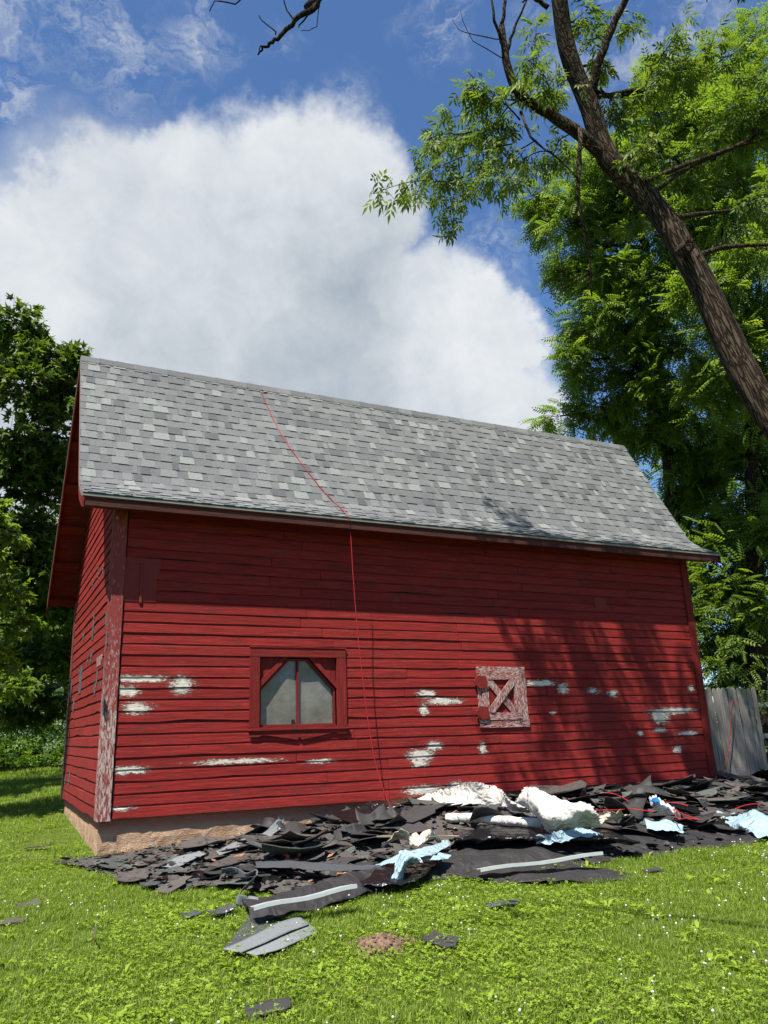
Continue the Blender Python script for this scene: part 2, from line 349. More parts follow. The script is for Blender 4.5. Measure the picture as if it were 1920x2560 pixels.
def bld(name, mb, m, parent=None, smooth=False, **kw): return link(name, mb.mesh(name), m, parent, smooth=smooth, **kw)
def fix_normals(me):
    import bmesh
    b = bmesh.new(); b.from_mesh(me); bmesh.ops.recalc_face_normals(b, faces=b.faces); b.to_mesh(me); b.free()
def fast_mesh(name, V, Fc, tone=None):
    V = np.ascontiguousarray(V, dtype=np.float32); Fc = np.ascontiguousarray(Fc, dtype=np.int32); k = Fc.shape[1]
    me = bpy.data.meshes.new(name); me.vertices.add(len(V)); me.vertices.foreach_set('co', V.ravel())
    me.loops.add(Fc.size); me.loops.foreach_set('vertex_index', Fc.ravel())
    me.polygons.add(len(Fc)); me.polygons.foreach_set('loop_start', np.arange(0, Fc.size, k, dtype=np.int32))
    if tone is not None:
        a = me.attributes.new('tone', 'FLOAT', 'POINT'); a.data.foreach_set('value', np.asarray(tone, dtype=np.float32))
    me.update(calc_edges=True); return me
def nz(x, y, z=0.0, s=1.0): return noise.noise(Vector((x*s, y*s, z*s)))
def fbm(x, y, z=0.0, s=1.0): return nz(x, y, z, s)+.5*nz(x+7, y, z+3, s*2.1)+.25*nz(x, y+5, z, s*4.3)

# ---------------------------------------------------------------- ground
def gz(x, y):
    yy = np.minimum(y, 8.0); b = np.where(yy > 0, .040*yy, .018*yy)
    return b+.0126*np.clip(x, -2, 12)
def build_ground():
    def axis(lo, hi, c0, c1):
        a = list(np.arange(c0, c1, .25)); s_ = .25; v = c1
        while v < hi: a.append(v); s_ *= 1.25; v += s_
        a.append(hi); s_ = .25; v = c0
        while v > lo: v -= s_; s_ *= 1.25; a.insert(0, max(v, lo))
        return np.array(sorted(set(a)))
    X = axis(-500, 500, -5, 12); Y = axis(-500, 700, -8, 12)
    gx, gy = np.meshgrid(X, Y); Z = gz(gx, gy)
    bump = np.array([[.022*fbm(a, b, 0, .7) for a in X] for b in Y]); bump *= np.where((np.abs(gx) < 40) & (np.abs(gy) < 60), 1, .3)
    V = np.stack([gx, gy, Z+bump], -1).reshape(-1, 3); nx = len(X)
    I, J = np.meshgrid(np.arange(nx-1), np.arange(len(Y)-1)); a = (J*nx+I).ravel()
    o = link('ground', fast_mesh('ground', V, np.stack([a, a+1, a+nx+1, a+nx], -1)), M['ground'], kind='structure', smooth=True)
    return o
build_ground()

# ---------------------------------------------------------------- barn
L, WD, ZS, ZT = 10.275, 4.515, .427, 4.36
O = .475; OR = .50; E_ = .411
FRONT = [(-.411, 4.356), (-.19, 4.455), (.06, 4.590), (.2545, 4.760), (1.637, 7.188)]     # front slope, eave to ridge
REAR = [(1.637, 7.188), (4.926, 3.775)]
def zroof(y):
    p = FRONT+REAR[1:]
    for (a, b), (c, d) in zip(p, p[1:]):
        if a <= y <= c: return b+(d-b)*(y-a)/(c-a)
    return 0
barn = empty('barn', (0, 0, 0), 'old red clapboard barn with steep grey shingled roof and peeling paint', 'barn')
# foundation: four rough faces
def rough_face(name, p0, ux, length, nrm, z0, z1, amp=.009):
    nx = max(int(length/.06), 4); nzv = 14; V = []; 
    for j in range(nzv+1):
        for i in range(nx+1):
            s_ = length*i/nx; z = z0+(z1-z0)*j/nzv
            e = amp*fbm(s_, z*2.2, nrm[0]*3+5, 5.5)+amp*.6*nz(s_, z, 2, 19)
            if z < .25+.03*nz(s_, 1, 5, .8): e += .008+.004*nz(s_, 0, 9, 3)              # the lower lift of concrete stands proud, with a ragged ledge
            if i in (0, nx): e = .01
            V.append((p0[0]+ux[0]*s_+nrm[0]*e, p0[1]+ux[1]*s_+nrm[1]*e, z))
    Fc = [(j*(nx+1)+i, j*(nx+1)+i+1, (j+1)*(nx+1)+i+1, (j+1)*(nx+1)+i) for j in range(nzv) for i in range(nx)]
    me = bpy.data.meshes.new(name); me.from_pydata(V, [], Fc); return me
fnd = sub('foundation', barn)
for p0, ux, ln, nr in (((.025, .045), (1, 0), L, (0, -1)), ((.035, WD-.04), (0, -1), WD-.075, (-1, 0)), ((L-.03, .045), (0, 1), WD-.09, (1, 0)), ((L-.03, WD-.04), (-1, 0), L-.06, (0, 1))):
    link('foundation_face', rough_face('foundation_face', p0, ux, ln-(.055 if ux[0] == 1 else 0), nr, -.35, ZS+.05), M['foundation'], fnd)

# siding boards: drop siding with a cove at the top edge; u runs along the wall, d is how far it stands out
PROF = [(.0, .004), (.0, .0225), (.050, .0195), (.110, .016), (.127, .007), (.1405, .004)]
def board_mesh(u0, u1, z, seed, place, wob=.0042, h=.1397, chips=True):
    n = max(3, min(12, int((u1-u0)/.35))); us = np.linspace(u0, u1, n+1); rows = []
    r = random.Random(seed); dz = r.uniform(-.0018, .0018); dd = r.uniform(-.002, .0035)
    chip = [r.uniform(u0, u1) for _ in range(2)] if chips and r.random() < .5 else []
    for u in us:
        wz = wob*nz(u, seed*1.7, 0, 2.3)*2+dz
        for c in chip:
            if abs(u-c) < (u1-u0)/n*.6: wz += r.uniform(.004, .016)
        rows.append([(u, (wz if k < 2 else 0)+z+pz*h/.1397, pd+dd+(.003*nz(u, z, seed, 1.3) if k < 4 else 0)) for k, (pz, pd) in enumerate(PROF)])
    V = [place(*q) for row in rows for q in row]; K = len(PROF)
    Fc = [(i*K+k, (i+1)*K+k, (i+1)*K+k+1, i*K+k+1) for i in range(n) for k in range(K-1)]
    Fc += [tuple(range(K)), tuple(n*K+k for k in reversed(range(K)))]
    me = bpy.data.meshes.new('siding_board'); me.from_pydata(V, [], Fc); return me
def backing(name, poly, axis, d0, d1):
    mb = MB(); mb.prism(poly, d0, d1, axis); me = mb.mesh(name); fix_normals(me); return me
mb = MB()
for x0, x1, z0, z1 in ((.03, 1.90, ZS, 4.55), (3.22, L-.03, ZS, 4.55), (1.902, 3.218, ZS, 1.42), (1.902, 3.218, 2.44, 4.55)): mb.box(x0, 0, z0, x1, .09, z1)
wall_f = bld('wall', mb, M['dark'], barn)
gab = [(.1, ZS), (WD-.1, ZS)]+[(y, zroof(y)-.12) for y in (WD-.1, 3, 1.637, .26, .1)]
wall_l = link('wall', backing('wall', gab, 'x', .0, .09), M['dark'], barn)
wall_r = link('wall', backing('wall', gab, 'x', L-.09, L), M['dark'], barn)
wall_b = link('wall', backing('wall', [(.03, ZS), (L-.03, ZS), (L-.03, 4.0), (.03, 4.0)], 'y', WD-.09, WD), M['dark'], barn)
HC = .1397; NC = 29
OPEN = [(1.90, 3.22, 1.42, 2.44)]
for i in range(NC):
    z = ZS+i*HC; r = random.Random(100+i); cuts = [.16]
    while cuts[-1] < L-.12:
        nx_ = cuts[-1]+r.choice([2.44, 3.05, 3.66, 4.27])*r.uniform(.75, 1); cuts.append(nx_ if nx_ < L-1.0 else L-.12)
    if i in (0, 1, 3): cuts = [.16, 3.9+.0*i, L-.12]
    for a, b in zip(cuts, cuts[1:]):
        segs = [(a+.0035, b-.0035)]
        for x0, x1, z0, z1 in OPEN:
            if z+HC > z0+.02 and z < z1-.02:
                segs = [s2 for s in segs for s2 in ((s[0], min(s[1], x0)), (max(s[0], x1), s[1])) if s2[1]-s2[0] > .06]
        for s in segs:
            link('siding_board', board_mesh(s[0], s[1], z, i*31+int(a*10), lambda u, zz, d: (u, -d, zz)), M['red'], wall_f, smooth=False)
def yrange(z):
    lo = .03
    while zroof(lo)-.10 < z+HC*.7 and lo < 1.6: lo += .02
    hi = WD-.03
    while zroof(hi)-.10 < z+HC*.7 and hi > 1.7: hi -= .02
    return lo, hi
for wl, pl, mm in ((wall_l, lambda u, zz, d: (-d, u, zz), M['red_left']), (wall_r, lambda u, zz, d: (L+d, u, zz), M['red_left'])):
    for i in range(47):
        z = ZS+i*HC; lo, hi = yrange(z)
        if hi-lo < .15: continue
        lo = max(lo, .10 if z < 4.2 else lo); hi = min(hi, WD-.10 if z < 3.9 else hi)
        c = random.Random(i+5).uniform(lo+.8, hi-.8) if hi-lo > 2 else None
        for a, b in ([(lo, c-.002), (c+.002, hi)] if c and i % 2 else [(lo, hi)]):
            link('siding_board', board_mesh(a, b, z, i*17+int(a*10)+3, pl, wob=.007), mm, wl)
for i in range(26):
    link('siding_board', board_mesh(.1, L-.1, ZS+i*HC, i*7+900, lambda u, zz, d: (u, WD+d, zz)), M['red'], wall_b)
# corner boards (rough edged planks)
def plank(name, p0, p1, wdir, width, tdir, thick, m, parent, seed=0, n=16, jag=.003):
    p0, p1, wdir, tdir = map(np.array, (p0, p1, wdir, tdir)); V = []
    for i in range(n+1):
        t = i/n; c = p0+(p1-p0)*t; a = jag*nz(t*9, seed, 0, 1); b = jag*nz(t*9, seed+5, 0, 1)
        for q in (c+wdir*a, c+wdir*(width+b), c+wdir*(width+b)+tdir*thick, c+wdir*a+tdir*thick): V.append(tuple(q))
    Fc = [(i*4+k, i*4+(k+1) % 4, (i+1)*4+(k+1) % 4, (i+1)*4+k) for i in range(n) for k in range(4)]+[(3, 2, 1, 0), (n*4, n*4+1, n*4+2, n*4+3)]
    me = bpy.data.meshes.new(name); me.from_pydata(V, [], Fc); fix_normals(me)
    return link(name, me, m, parent)
plank('corner_board', (-.022, -.003, ZS-.02), (-.022, -.003, 4.33), (1, 0, 0), .165, (0, -1, 0), .042, M['corner'], barn, 1)
plank('corner_board', (-.001, -.000, ZS-.01), (-.001, -.000, 4.36), (0, 1, 0), .095, (-1, 0, 0), .028, M['corner'], barn, 2)
plank('corner_board', (-.001, WD-.10, ZS-.02), (-.001, WD-.10, 3.75), (0, 1, 0), .115, (-1, 0, 0), .034, M['corner'], barn, 3)
plank('corner_board', (-.001, WD-.19, ZS+.35), (-.001, WD-.19, 3.2), (0, 1, 0), .085, (-1, 0, 0), .024, M['fascia'], barn, 13)
plank('corner_board', (L-.14, -.003, ZS-.03), (L-.14, -.003, 4.33), (1, 0, 0), .16, (0, -1, 0), .040, M['red_trim'], barn, 4)
plank('corner_board', (L+.001, 0, ZS-.03), (L+.001, 0, 4.36), (0, 1, 0), .12, (1, 0, 0), .03, M['red_trim'], barn, 5)
plank('corner_board', (L+.001, WD-.12, ZS-.03), (L+.001, WD-.12, 3.8), (0, 1, 0), .12, (1, 0, 0), .03, M['red_trim'], barn, 6)
# dull tin strips nailed over gaps of the left wall (u = distance back, z, width, height)
def tin(px, py, w_, h_, m=M['tin'], jag=.006):
    c = on(px, py, 0, -.024); mb = MB(); n = 6; r = random.Random(int(px*py)); V = []
    for i in range(n+1):
        z = c[2]-h_/2+h_*i/n; a = w_/2*(1-.25*abs(i/n-.5))+r.uniform(-jag, jag)
        V += [(-.026-.003*r.random(), c[1]-a, z), (-.026-.003*r.random(), c[1]+a, z)]
    k = len(V); V += [(x+.006, y, z) for x, y, z in V]
    Fc = [(2*i, 2*i+1, 2*i+3, 2*i+2) for i in range(n)]+[(2*i, 2*i+2, k+2*i+2, k+2*i) for i in range(n)]+[(2*i+1, k+2*i+1, k+2*i+3, 2*i+3) for i in range(n)]
    mb.add(V, Fc); bld('tin_patch', mb, m, wall_l)
for q in [(232, 1578, .15, .26), (234, 1552, .07, .22), (201, 1700, .32, .42), (242, 1690, .07, .20), (237, 1722, .13, .17), (208, 1593, .12, .12), (228, 1640, .14, .18), (218, 1656, .09, .10),
          (265, 1548, .09, .20), (267, 1600, .06, .22), (262, 1670, .07, .30), (258, 1758, .08, .22), (172, 1952, .14, .12), (174, 1938, .12, .10), (163, 1950, .10, .12), (184, 1762, .16, .22),
          (251, 1712, .06, .08), (245, 1432, .05, .16), (257, 1425, .04, .15), (231, 1460, .05, .16), (197, 1680, .06, .14), (178, 1720, .18, .30)]:
    tin(*q, m=M['tin'])
tin(248, 1652, .55, .13, M['hatch'])

# --- roof
roof = link('roof', None, parent=barn)
def roof_deck():
    mb = MB(); pf = FRONT+REAR[1:]; th = .045
    top = [(y, z-.012) for y, z in pf]; bot = [(y, z-.012-th*(1.6 if 0 < i < len(pf)-1 else 1.1)) for i, (y, z) in enumerate(pf)]
    poly = top+bot[::-1]; n = len(pf)
    x0, x1 = -O+.012, L+OR-.012
    for i in range(n-1):
        q = [top[i], top[i+1], bot[i+1], bot[i]]
        mb.prism(q, x0, x1, 'x')
    me = mb.mesh('roof_deck'); fix_normals(me); return me
link('roof_deck', roof_deck(), M['red_trim_h'], roof)
# slope coordinates: distance down from the ridge -> (y, z, unit vector down the slope, normal)
def slope_pt(s, pts):
    acc = 0
    for (a, b), (c, d) in zip(pts, pts[1:]):
        l = math.hypot(c-a, d-b)
        if acc+l >= s or (c, d) == pts[-1]:
            t = (s-acc)/l; ty, tz = (c-a)/l, (d-b)/l
            return a+(c-a)*t, b+(d-b)*t, ty, tz
        acc += l
FR = FRONT[::-1]; FLEN = sum(math.hypot(c-a, d-b) for (a, b), (c, d) in zip(FR, FR[1:]))
RLEN = math.hypot(REAR[1][0]-REAR[0][0], REAR[1][1]-REAR[0][1])
EXP = .1615
TONES = [(.185, .193, .194)]*7+[(.155, .161, .166)]*5+[(.225, .236, .234)]*6+[(.112, .116, .124)]*3+[(.285, .305, .290)]*3
def shingle_strip(mb, x0, x1, s_bot, pts, r, sgn):
    """one laminated shingle: a base strip and proud tabs, lying on the slope with its lower edge s_bot down from the ridge"""
    def P(x, s, lift):
        y, z, ty, tz = slope_pt(max(s, 0.0), pts); ny, nzz = (tz, -ty) if sgn < 0 else (-tz, ty)
        if nzz < 0: ny, nzz = -ny, -nzz
        return (x, y+ny*lift, z+nzz*lift)
    base = r.choice(TONES[:15]); s0, s1 = s_bot-EXP-.012, s_bot
    def slab(xa, xb, xc, xd, l0, lt, lb, tone):                # xa..xb top edge, xd..xc bottom edge
        V = [P(xa, s0, lt), P(xb, s0, lt), P(xc, s1, lb), P(xd, s1, lb), P(xc, s1, l0), P(xd, s1, l0), P(xa, s0, 0), P(xb, s0, 0)]
        mb.add(V, [(0, 3, 2, 1), (3, 5, 4, 2), (0, 6, 5, 3), (1, 2, 4, 7)], tone)
    slab(x0+.0008, x1-.0008, x1-.0008, x0+.0008, .0, .002, .0085, base)
    x = x0+r.uniform(.0, .14)
    while x < x1-.05:
        wdt = r.uniform(.10, .25); xe = min(x+wdt, x1-.001); k = min(r.uniform(.004, .014), (xe-x)*.2); tone = r.choice(TONES)
        slab(x+k, xe-k, xe, x, .0045, .0065, .0165, tone)
        x = xe+r.uniform(.05, .24)
cnt = 0; s = EXP; row = 0
NR = int(round(FLEN/EXP)); ex = (FLEN+.012)/NR
while row < NR:
    s = ex*(row+1); r = random.Random(row*13+1); x = -O; stop = L+OR; x1 = x+r.uniform(.35, 1.0)
    while x < stop-.01:
        x1 = min(x1, stop) if stop-x1 > .25 else stop
        mb = MB(); shingle_strip(mb, x, x1, s, FR, r, -1)
        me = mb.mesh('shingle', True); link('shingle', me, M['shingle'], roof); cnt += 1
        x = x1; x1 = x+1.0
    row += 1
print('shingles', cnt)
mb = MB(); RP = [(y, z) for y, z in REAR]
for row in range(int(RLEN/EXP)):
    r = random.Random(row+500); x = -O; x1 = x+r.uniform(.4, 1)
    while x < L+OR-.01:
        x1 = min(x1, L+OR); shingle_strip(mb, x, x1, .14*(row+1), RP, r, 1); x = x1; x1 += 1
me = mb.mesh('rear_shingles', True); link('rear_shingles', me, M['shingle'], roof, kind='stuff')
x = -O-.003; r = random.Random(3)                       # ridge caps
while x < L+OR-.05:
    mb = MB(); x1 = min(x+.29, L+OR+.003); y, z = 1.637, 7.188; tn = r.choice(TONES[:14]); a, b = .010, .018
    c = [(y-.075, z-.118), (y-.02, z-.006), (y+.02, z-.003), (y+.10, z-.083)]
    V = [(x, q[0], q[1]+b+.012) for q in c]+[(x1, q[0], q[1]+a+.012) for q in c]+[(x, q[0], q[1]+.0) for q in c]+[(x1, q[0], q[1]) for q in c]
    mb.add(V, [(0, 1, 5, 4), (1, 2, 6, 5), (2, 3, 7, 6), (8, 9, 1, 0), (9, 10, 2, 1), (10, 11, 3, 2), (4, 5, 13, 12), (5, 6, 14, 13), (6, 7, 15, 14), (0, 4, 12, 8), (3, 11, 15, 7)], tn)
    me = mb.mesh('ridge_cap', True); link('ridge_cap', me, M['shingle'], roof); x += .27
# drip edge, fascia, soffit and rake trim
mb = MB(); mb.box(-O-.004, -E_-.006, 4.356-.044, L+OR+.004, -E_+.010, 4.356-.012); bld('drip_edge', mb, M['grey_metal'], roof)
plank('fascia', (-O+.03, -E_+.014, 4.195), (L+OR-.05, -E_+.014, 4.195), (0, 0, 1), .115, (0, 1, 0), .028, M['fascia'], roof, 9, 40, .003)
mb = MB(); mb.prism([(-E_+.043, 4.215), (-.03, 4.262), (-.03, 4.285), (-E_+.043, 4.240)], -O+.04, L+OR-.06, 'x'); me = mb.mesh('soffit'); fix_normals(me); link('soffit', me, M['red_trim_h'], roof)
def rake(x, sgn):
    for nm, off, dep, th, m in (('rake_board', .062, .13, .024, M['red_trim_h']), ('drip_edge', .006, .055, .004, M['grey_metal'])):
        for pts in (FRONT[:4], FRONT[3:], REAR):
            mb = MB()
            for (a, b), (c, d) in zip(pts, pts[1:]):
                xo = x+sgn*(.002 if nm == 'rake_board' else .003)
                q = [(a, b-off+.05*(nm == 'rake_board')), (c, d-off+.05*(nm == 'rake_board')), (c, d-off-dep), (a, b-off-dep)]
                mb.prism(q, xo-sgn*th*(nm == 'rake_board'), xo+sgn*.004*(nm != 'rake_board'), 'x')
            me = mb.mesh(nm); fix_normals(me); link(nm, me, m, roof)
rake(-O, -1); rake(L+OR, 1)
for t in (.12, .30, .47, .64, .80, .965):               # lookouts across the rear slope overhang
    y = 1.637+(4.926-1.637)*t; z = zroof(y)-.075
    for xa, xb in ((-O+.03, -.03), (L+.03, L+OR-.03)):
        mb = MB(); mb.prism([(y-.05, z+.03), (y+.05, z-.075), (y+.02, z-.12), (y-.08, z-.01)], xa, xb, 'x'); me = mb.mesh('lookout'); fix_normals(me); link('lookout', me, M['red_trim_h'], roof)

# --- window
win = sub('window', barn)
def wbox(n, x0, z0, x1, z1, y0, y1, m, par=win):
    mb = MB(); mb.box(x0, -y1, z0, x1, -y0, z1); me = mb.mesh(n); return link(n, me, m, par)
def wpoly(n, poly, y0, y1, m, par=win):
    mb = MB(); mb.prism(poly, -y1, -y0, 'y'); me = mb.mesh(n); fix_normals(me); return link(n, me, m, par)
TR, TRH = M['red_trim'], M['red_trim_h']
X0, X1, Z0, Z1 = 1.852, 3.268, 1.405, 2.50
wbox('casing', X0+.005, 2.375, X1-.005, Z1, .003, .046, TRH); wbox('drip_cap', X0-.004, Z1+.001, X1+.004, Z1+.014, .002, .056, TRH)
wbox('casing', X0, Z0+.042, X0+.135, 2.373, .003, .043, TR); wbox('casing', X1-.14, Z0+.042, X1, 2.373, .003, .043, TR)
wbox('sill', X0-.012, Z0-.004, X1+.022, Z0+.040, -.03, .066, TRH)
wpoly('apron', [(X0+.01, Z0-.006), (X0+.01, Z0-.085), (X0+.12, Z0-.085), (X0+.18, Z0-.062), (X0+.30, Z0-.075), (2.52, Z0-.135), (2.555, Z0-.10), (2.59, Z0-.135), (X1-.33, Z0-.075), (X1-.20, Z0-.052), (X1-.13, Z0-.070), (X1-.01, Z0-.070), (X1-.01, Z0-.006)], .026, .048, TRH)
IX0, IX1, IZ0, IZ1 = X0+.137, X1-.142, Z0+.042, 2.373
for sgn, ax in ((1, IX0), (-1, IX1)):                   # corner panels of slanted boards, braces over them
    for k in range(3):
        a, b = k/3, (k+1)/3
        p = [(ax+sgn*.37*a, IZ1), (ax+sgn*(.37*b-.004), IZ1), (ax+sgn*(.37*b*.5-.004), IZ1-.37+.37*b*.5), (ax+sgn*.37*a*.5, IZ1-.37+.37*a*.5)]
        wpoly('corner_panel_board', p, -.030+.002*k, -.012+.002*k, TR)
    wpoly('brace', [(ax, IZ1-.335), (ax, IZ1-.425), (ax+sgn*.42, IZ1), (ax+sgn*.34, IZ1)], -.008, .018, TR)
    wpoly('sash_rail', [(ax+sgn*.012, IZ1-.432), (ax+sgn*.034, IZ1-.448), (ax+sgn*.432, IZ1-.046), (ax+sgn*.422, IZ1-.018)], -.040, -.014, TR)
    wbox('sash_stile', min(ax+sgn*.012, ax+sgn*.036), IZ0+.02, max(ax+sgn*.012, ax+sgn*.036), IZ1-.44, -.042, -.015, TR)
wbox('sash_rail', IX0+.002, IZ0, IX1-.002, IZ0+.030, -.045, -.016, TRH)
wbox('sash_rail', IX0+.42, IZ1-.046, IX1-.42, IZ1-.020, -.044, -.017, TRH)
cxm = (IX0+IX1)/2; wbox('mullion', cxm-.013, IZ0+.03, cxm+.013, IZ1-.046, -.043, -.018, TR)
for a, b in ((IX0+.036, cxm-.013), (cxm+.013, IX1-.036)):       # two film covered panes, gently buckled
    n = 14; V = []; lft = a < 2.3
    for j in range(n+1):
        for i in range(n+1):
            x = a+(b-a)*i/n; e = (x-a) if lft else (b-x); top = min(IZ1-.04, IZ1-.425+e*.99); z = IZ0+.028+(top-IZ0-.028)*j/n
            V.append((x, .058+.020*nz(x*2.6, z*2.2, 3), z))
    me = bpy.data.meshes.new('pane'); me.from_pydata(V, [], [(j*(n+1)+i, j*(n+1)+i+1, (j+1)*(n+1)+i+1, (j+1)*(n+1)+i) for j in range(n) for i in range(n)])
    link('pane', me, M['film'], win, smooth=True)
wbox('latch', cxm-.085, IZ0+.035, cxm-.04, IZ0+.09, -.05, -.03, M['dark'])
mb = MB(); mb.box(1.9, .0905, 1.40, 3.22, .12, 2.46); bld('reveal_board', mb, M['dark'], win)

# --- hatch with cross braces
ht = sub('hatch', barn); HM, HH = M['hatch'], M['hatch_h']
wbox('casing', 5.475, 2.165, 6.385, 2.272, .018, .040, HH, ht); wbox('casing', 6.275, 1.465, 6.388, 2.163, .018, .040, HM, ht)
wbox('casing', 5.478, 1.352, 6.402, 1.463, .018, .044, HH, ht); wbox('casing', 5.478, 1.465, 5.54, 2.163, .018, .036, HM, ht)
wbox('panel', 5.56, 1.50, 6.27, 2.15, .017, .022, M['red_trim'], ht)
wbox('rail', 5.545, 2.075, 6.265, 2.160, .024, .052, HH, ht); wbox('rail', 5.545, 1.468, 6.265, 1.575, .024, .052, HH, ht)
wbox('stile', 5.545, 1.577, 5.665, 2.073, .024, .051, HM, ht); wbox('stile', 6.150, 1.577, 6.265, 2.073, .024, .051, HM, ht)
wpoly('diagonal_brace', [(5.667, 2.072), (5.667, 1.99), (6.07, 1.577), (6.148, 1.577), (6.148, 1.66), (5.745, 2.072)], .024, .044, HM, ht)
wpoly('diagonal_brace', [(6.148, 2.072), (6.07, 2.072), (5.667, 1.66), (5.667, 1.577), (5.745, 1.577), (6.148, 1.99)], .046, .064, HM, ht)
for z in (2.03, 1.57):
    wpoly('hinge', [(5.40, z+.02), (5.47, z+.105), (5.62, z+.09), (5.64, z-.07), (5.50, z-.10), (5.40, z-.02)], .054, .075, M['red_trim'], ht)
# --- sheet metal patches
pt = sub('metal_patch', barn)
wbox('sheet', .128, 3.06, .345, 3.56, .021, .026, M['patch_metal'], pt); wbox('sheet', .375, 3.06, .565, 3.56, .021, .026, M['patch_metal'], pt)
wbox('rib', .345, 3.045, .375, 3.55, .021, .045, M['patch_metal'], pt); wbox('sheet', .120, 3.562, .60, 3.64, .021, .029, M['patch_metal'], pt)
wbox('sheet', .567, 3.42, .60, 3.56, .021, .025, M['patch_metal'], pt)
pt2 = sub('metal_patch', barn); wpoly('sheet', [(7.985, 3.245), (8.245, 3.25), (8.225, 3.46), (7.975, 3.47)], .021, .027, M['patch_metal'], pt2)

# ---------------------------------------------------------------- red cord over the roof and down the wall
def roofpt(px, py):
    best = None
    for (a, b), (c, d) in zip(FRONT, FRONT[1:]):
        n = np.array([0, -(d-b), c-a]); r_ = ray(px, py); t = ((np.array([0, a, b])-CAM)@n)/(r_@n); q = CAM+r_*t
        if a-.02 <= q[1] <= c+.02: best = q+np.array([0, -.012, .022])
    return best if best is not None else None
pts = [np.array([3.02, 1.66, 7.225])]
for q in [(652, 985), (668, 1018), (684, 1052), (700, 1084), (722, 1120), (748, 1155), (775, 1190), (800, 1222), (828, 1252), (850, 1272)]:
    p = roofpt(*q)
    if p is not None: pts.append(p)
pts.append(on(870, 1290, 1, -.435)+np.array([0, 0, .03]))
for px, py, y in [(877, 1345, -.44), (882, 1430, -.40), (888, 1510, -.36), (896, 1600, -.33), (906, 1690, -.31), (918, 1790, -.30), (934, 1890, -.32), (950, 1950, -.36), (968, 2000, -.42), (990, 2030, -.5)]:
    pts.append(on(px, py, 1, y))
mb = MB(); mb.tube(pts, [.0065]*len(pts), 6)
bld('cord', mb, M['rope'], smooth=True, label='long thin red cord running over the roof and hanging down the front wall', cat='cord')
#PART2
# ---------------------------------------------------------------- fence
def picket(mb, x, y, z0, h, wdt, lean, th=.018, side=0.0):
    n = 6; top = [(-wdt/2+wdt*.0, h-.07)]+[(-wdt/2*math.cos(math.pi*k/n)*1.0, h-.07+.07*math.sin(math.pi*k/n)) for k in range(1, n)]+[(wdt/2, h-.07)]
    poly = [(-wdt/2, 0)]+top+[(wdt/2, 0)]; poly = poly[::-1]
    V = [(x+a+side*b, y+lean*b, z0+b) for a, b in poly]+[(x+a+side*b, y+lean*b+th, z0+b) for a, b in poly]; k = len(poly)
    mb.add(V, [tuple(range(k)), tuple(range(2*k-1, k-1, -1))]+[(i, i+k, (i+1) % k+k, (i+1) % k) for i in range(k)])
fence = empty('fence_panel', (0, 0, 0), 'leaning section of silvered round topped picket fence beside the barn corner', 'fence')
xs = np.linspace(10.73, 11.93, 11)
for i, x in enumerate(xs):
    mb = MB(); r = random.Random(i); t = i/10
    picket(mb, x+r.uniform(-.004, .004), .25+r.uniform(-.004, .004), -.02+.13, 1.84+r.uniform(-.02, .02)+.01, .112+r.uniform(-.008, .006), .02, side=-.05+.065*t+r.uniform(-.006, .006))
    me = mb.mesh('picket'); fix_normals(me); link('picket', me, M['picket'], fence)
for z in (.45, 1.05, 1.6):
    mb = MB(); mb.box(10.62, .315, z, 12.0, .355, z+.085); bld('rail', mb, M['picket'], fence)
f2 = empty('board_fence', (0, 0, 0), 'dark board fence running off to the right behind the leaning panel', 'fence')
for i in range(16):
    mb = MB(); picket(mb, 12.08+i*.15, .85+i*.02, .1, 1.72+.02*math.sin(i*3), .135, 0, side=0); me = mb.mesh('picket'); fix_normals(me); link('picket', me, M['bark_dark'], f2)
for z in (.4, 1.0, 1.6):
    mb = MB(); mb.box(12.0, .83-.04, z, 14.5, .84, z+.09); bld('rail', mb, M['picket'], f2)
mb = MB(); mb.box(12.12, .55, .05, 12.22, .65, 1.25); bld('post', mb, M['picket'], f2)
hook = [on(1831, 1750, 1, .20), on(1829, 1790, 1, .19), on(1826, 1840, 1, .19), on(1820, 1880, 1, .17), on(1810, 1925, 1, .12), on(1797, 1960, 1, .05), on(1782, 1980, 1, -.10), on(1768, 1990, 1, -.2)]
mb = MB(); mb.tube(hook, [.009]*len(hook), 8); bld('hose', mb, M['rope'], smooth=True, label='red hose hanging from the leaning picket fence', cat='hose')

# ---------------------------------------------------------------- the heap of torn roofing
FX = [-.6, -.25, .05, .36, .62, .90, 1.32, 2.28, 3.11, 4.00, 4.40, 5.50, 6.80, 8.2, 9.6, 11.0, 12.2]
FY = [.1, -.62, -1.75, -2.42, -2.40, -2.55, -3.6, -3.35, -3.40, -3.50, -3.62, -3.60, -3.65, -3.6, -3.3, -2.9, -2.2]
HX = [-.6, -.2, .6, 1.4, 2.2, 3.0, 3.8, 5.0, 6.0, 7.5, 9.0, 10.4, 12.2]
HH_ = [0, .02, .05, .07, .12, .19, .26, .28, .25, .22, .22, .18, .05]
def heap(x, y):
    """height of the heap above the lawn; 0 outside"""
    yf = np.interp(x, FX, FY); hm = np.interp(x, HX, HH_)
    yb = -.02 if x < 10.2 else .2
    if y < yf or y > yb or x < -.55 or x > 12.1: return 0.0
    t = min(1, (y-yf)/1.9); back = min(1, max(0, (yb-y)/.5))
    return hm*(t*t*(3-2*t))*(.55+.45*back)+.025
def base_z(x, y):
    h = heap(x, y); z = float(gz(x, y))+h
    if h > 0: z += .05*fbm(x, y, 4, 1.6)*min(1, h/.12)
    return z
mb = MB(); st = .07; xs = np.arange(-.6, 12.2, st); ys = np.arange(-4.2, .3, st); idx = {}
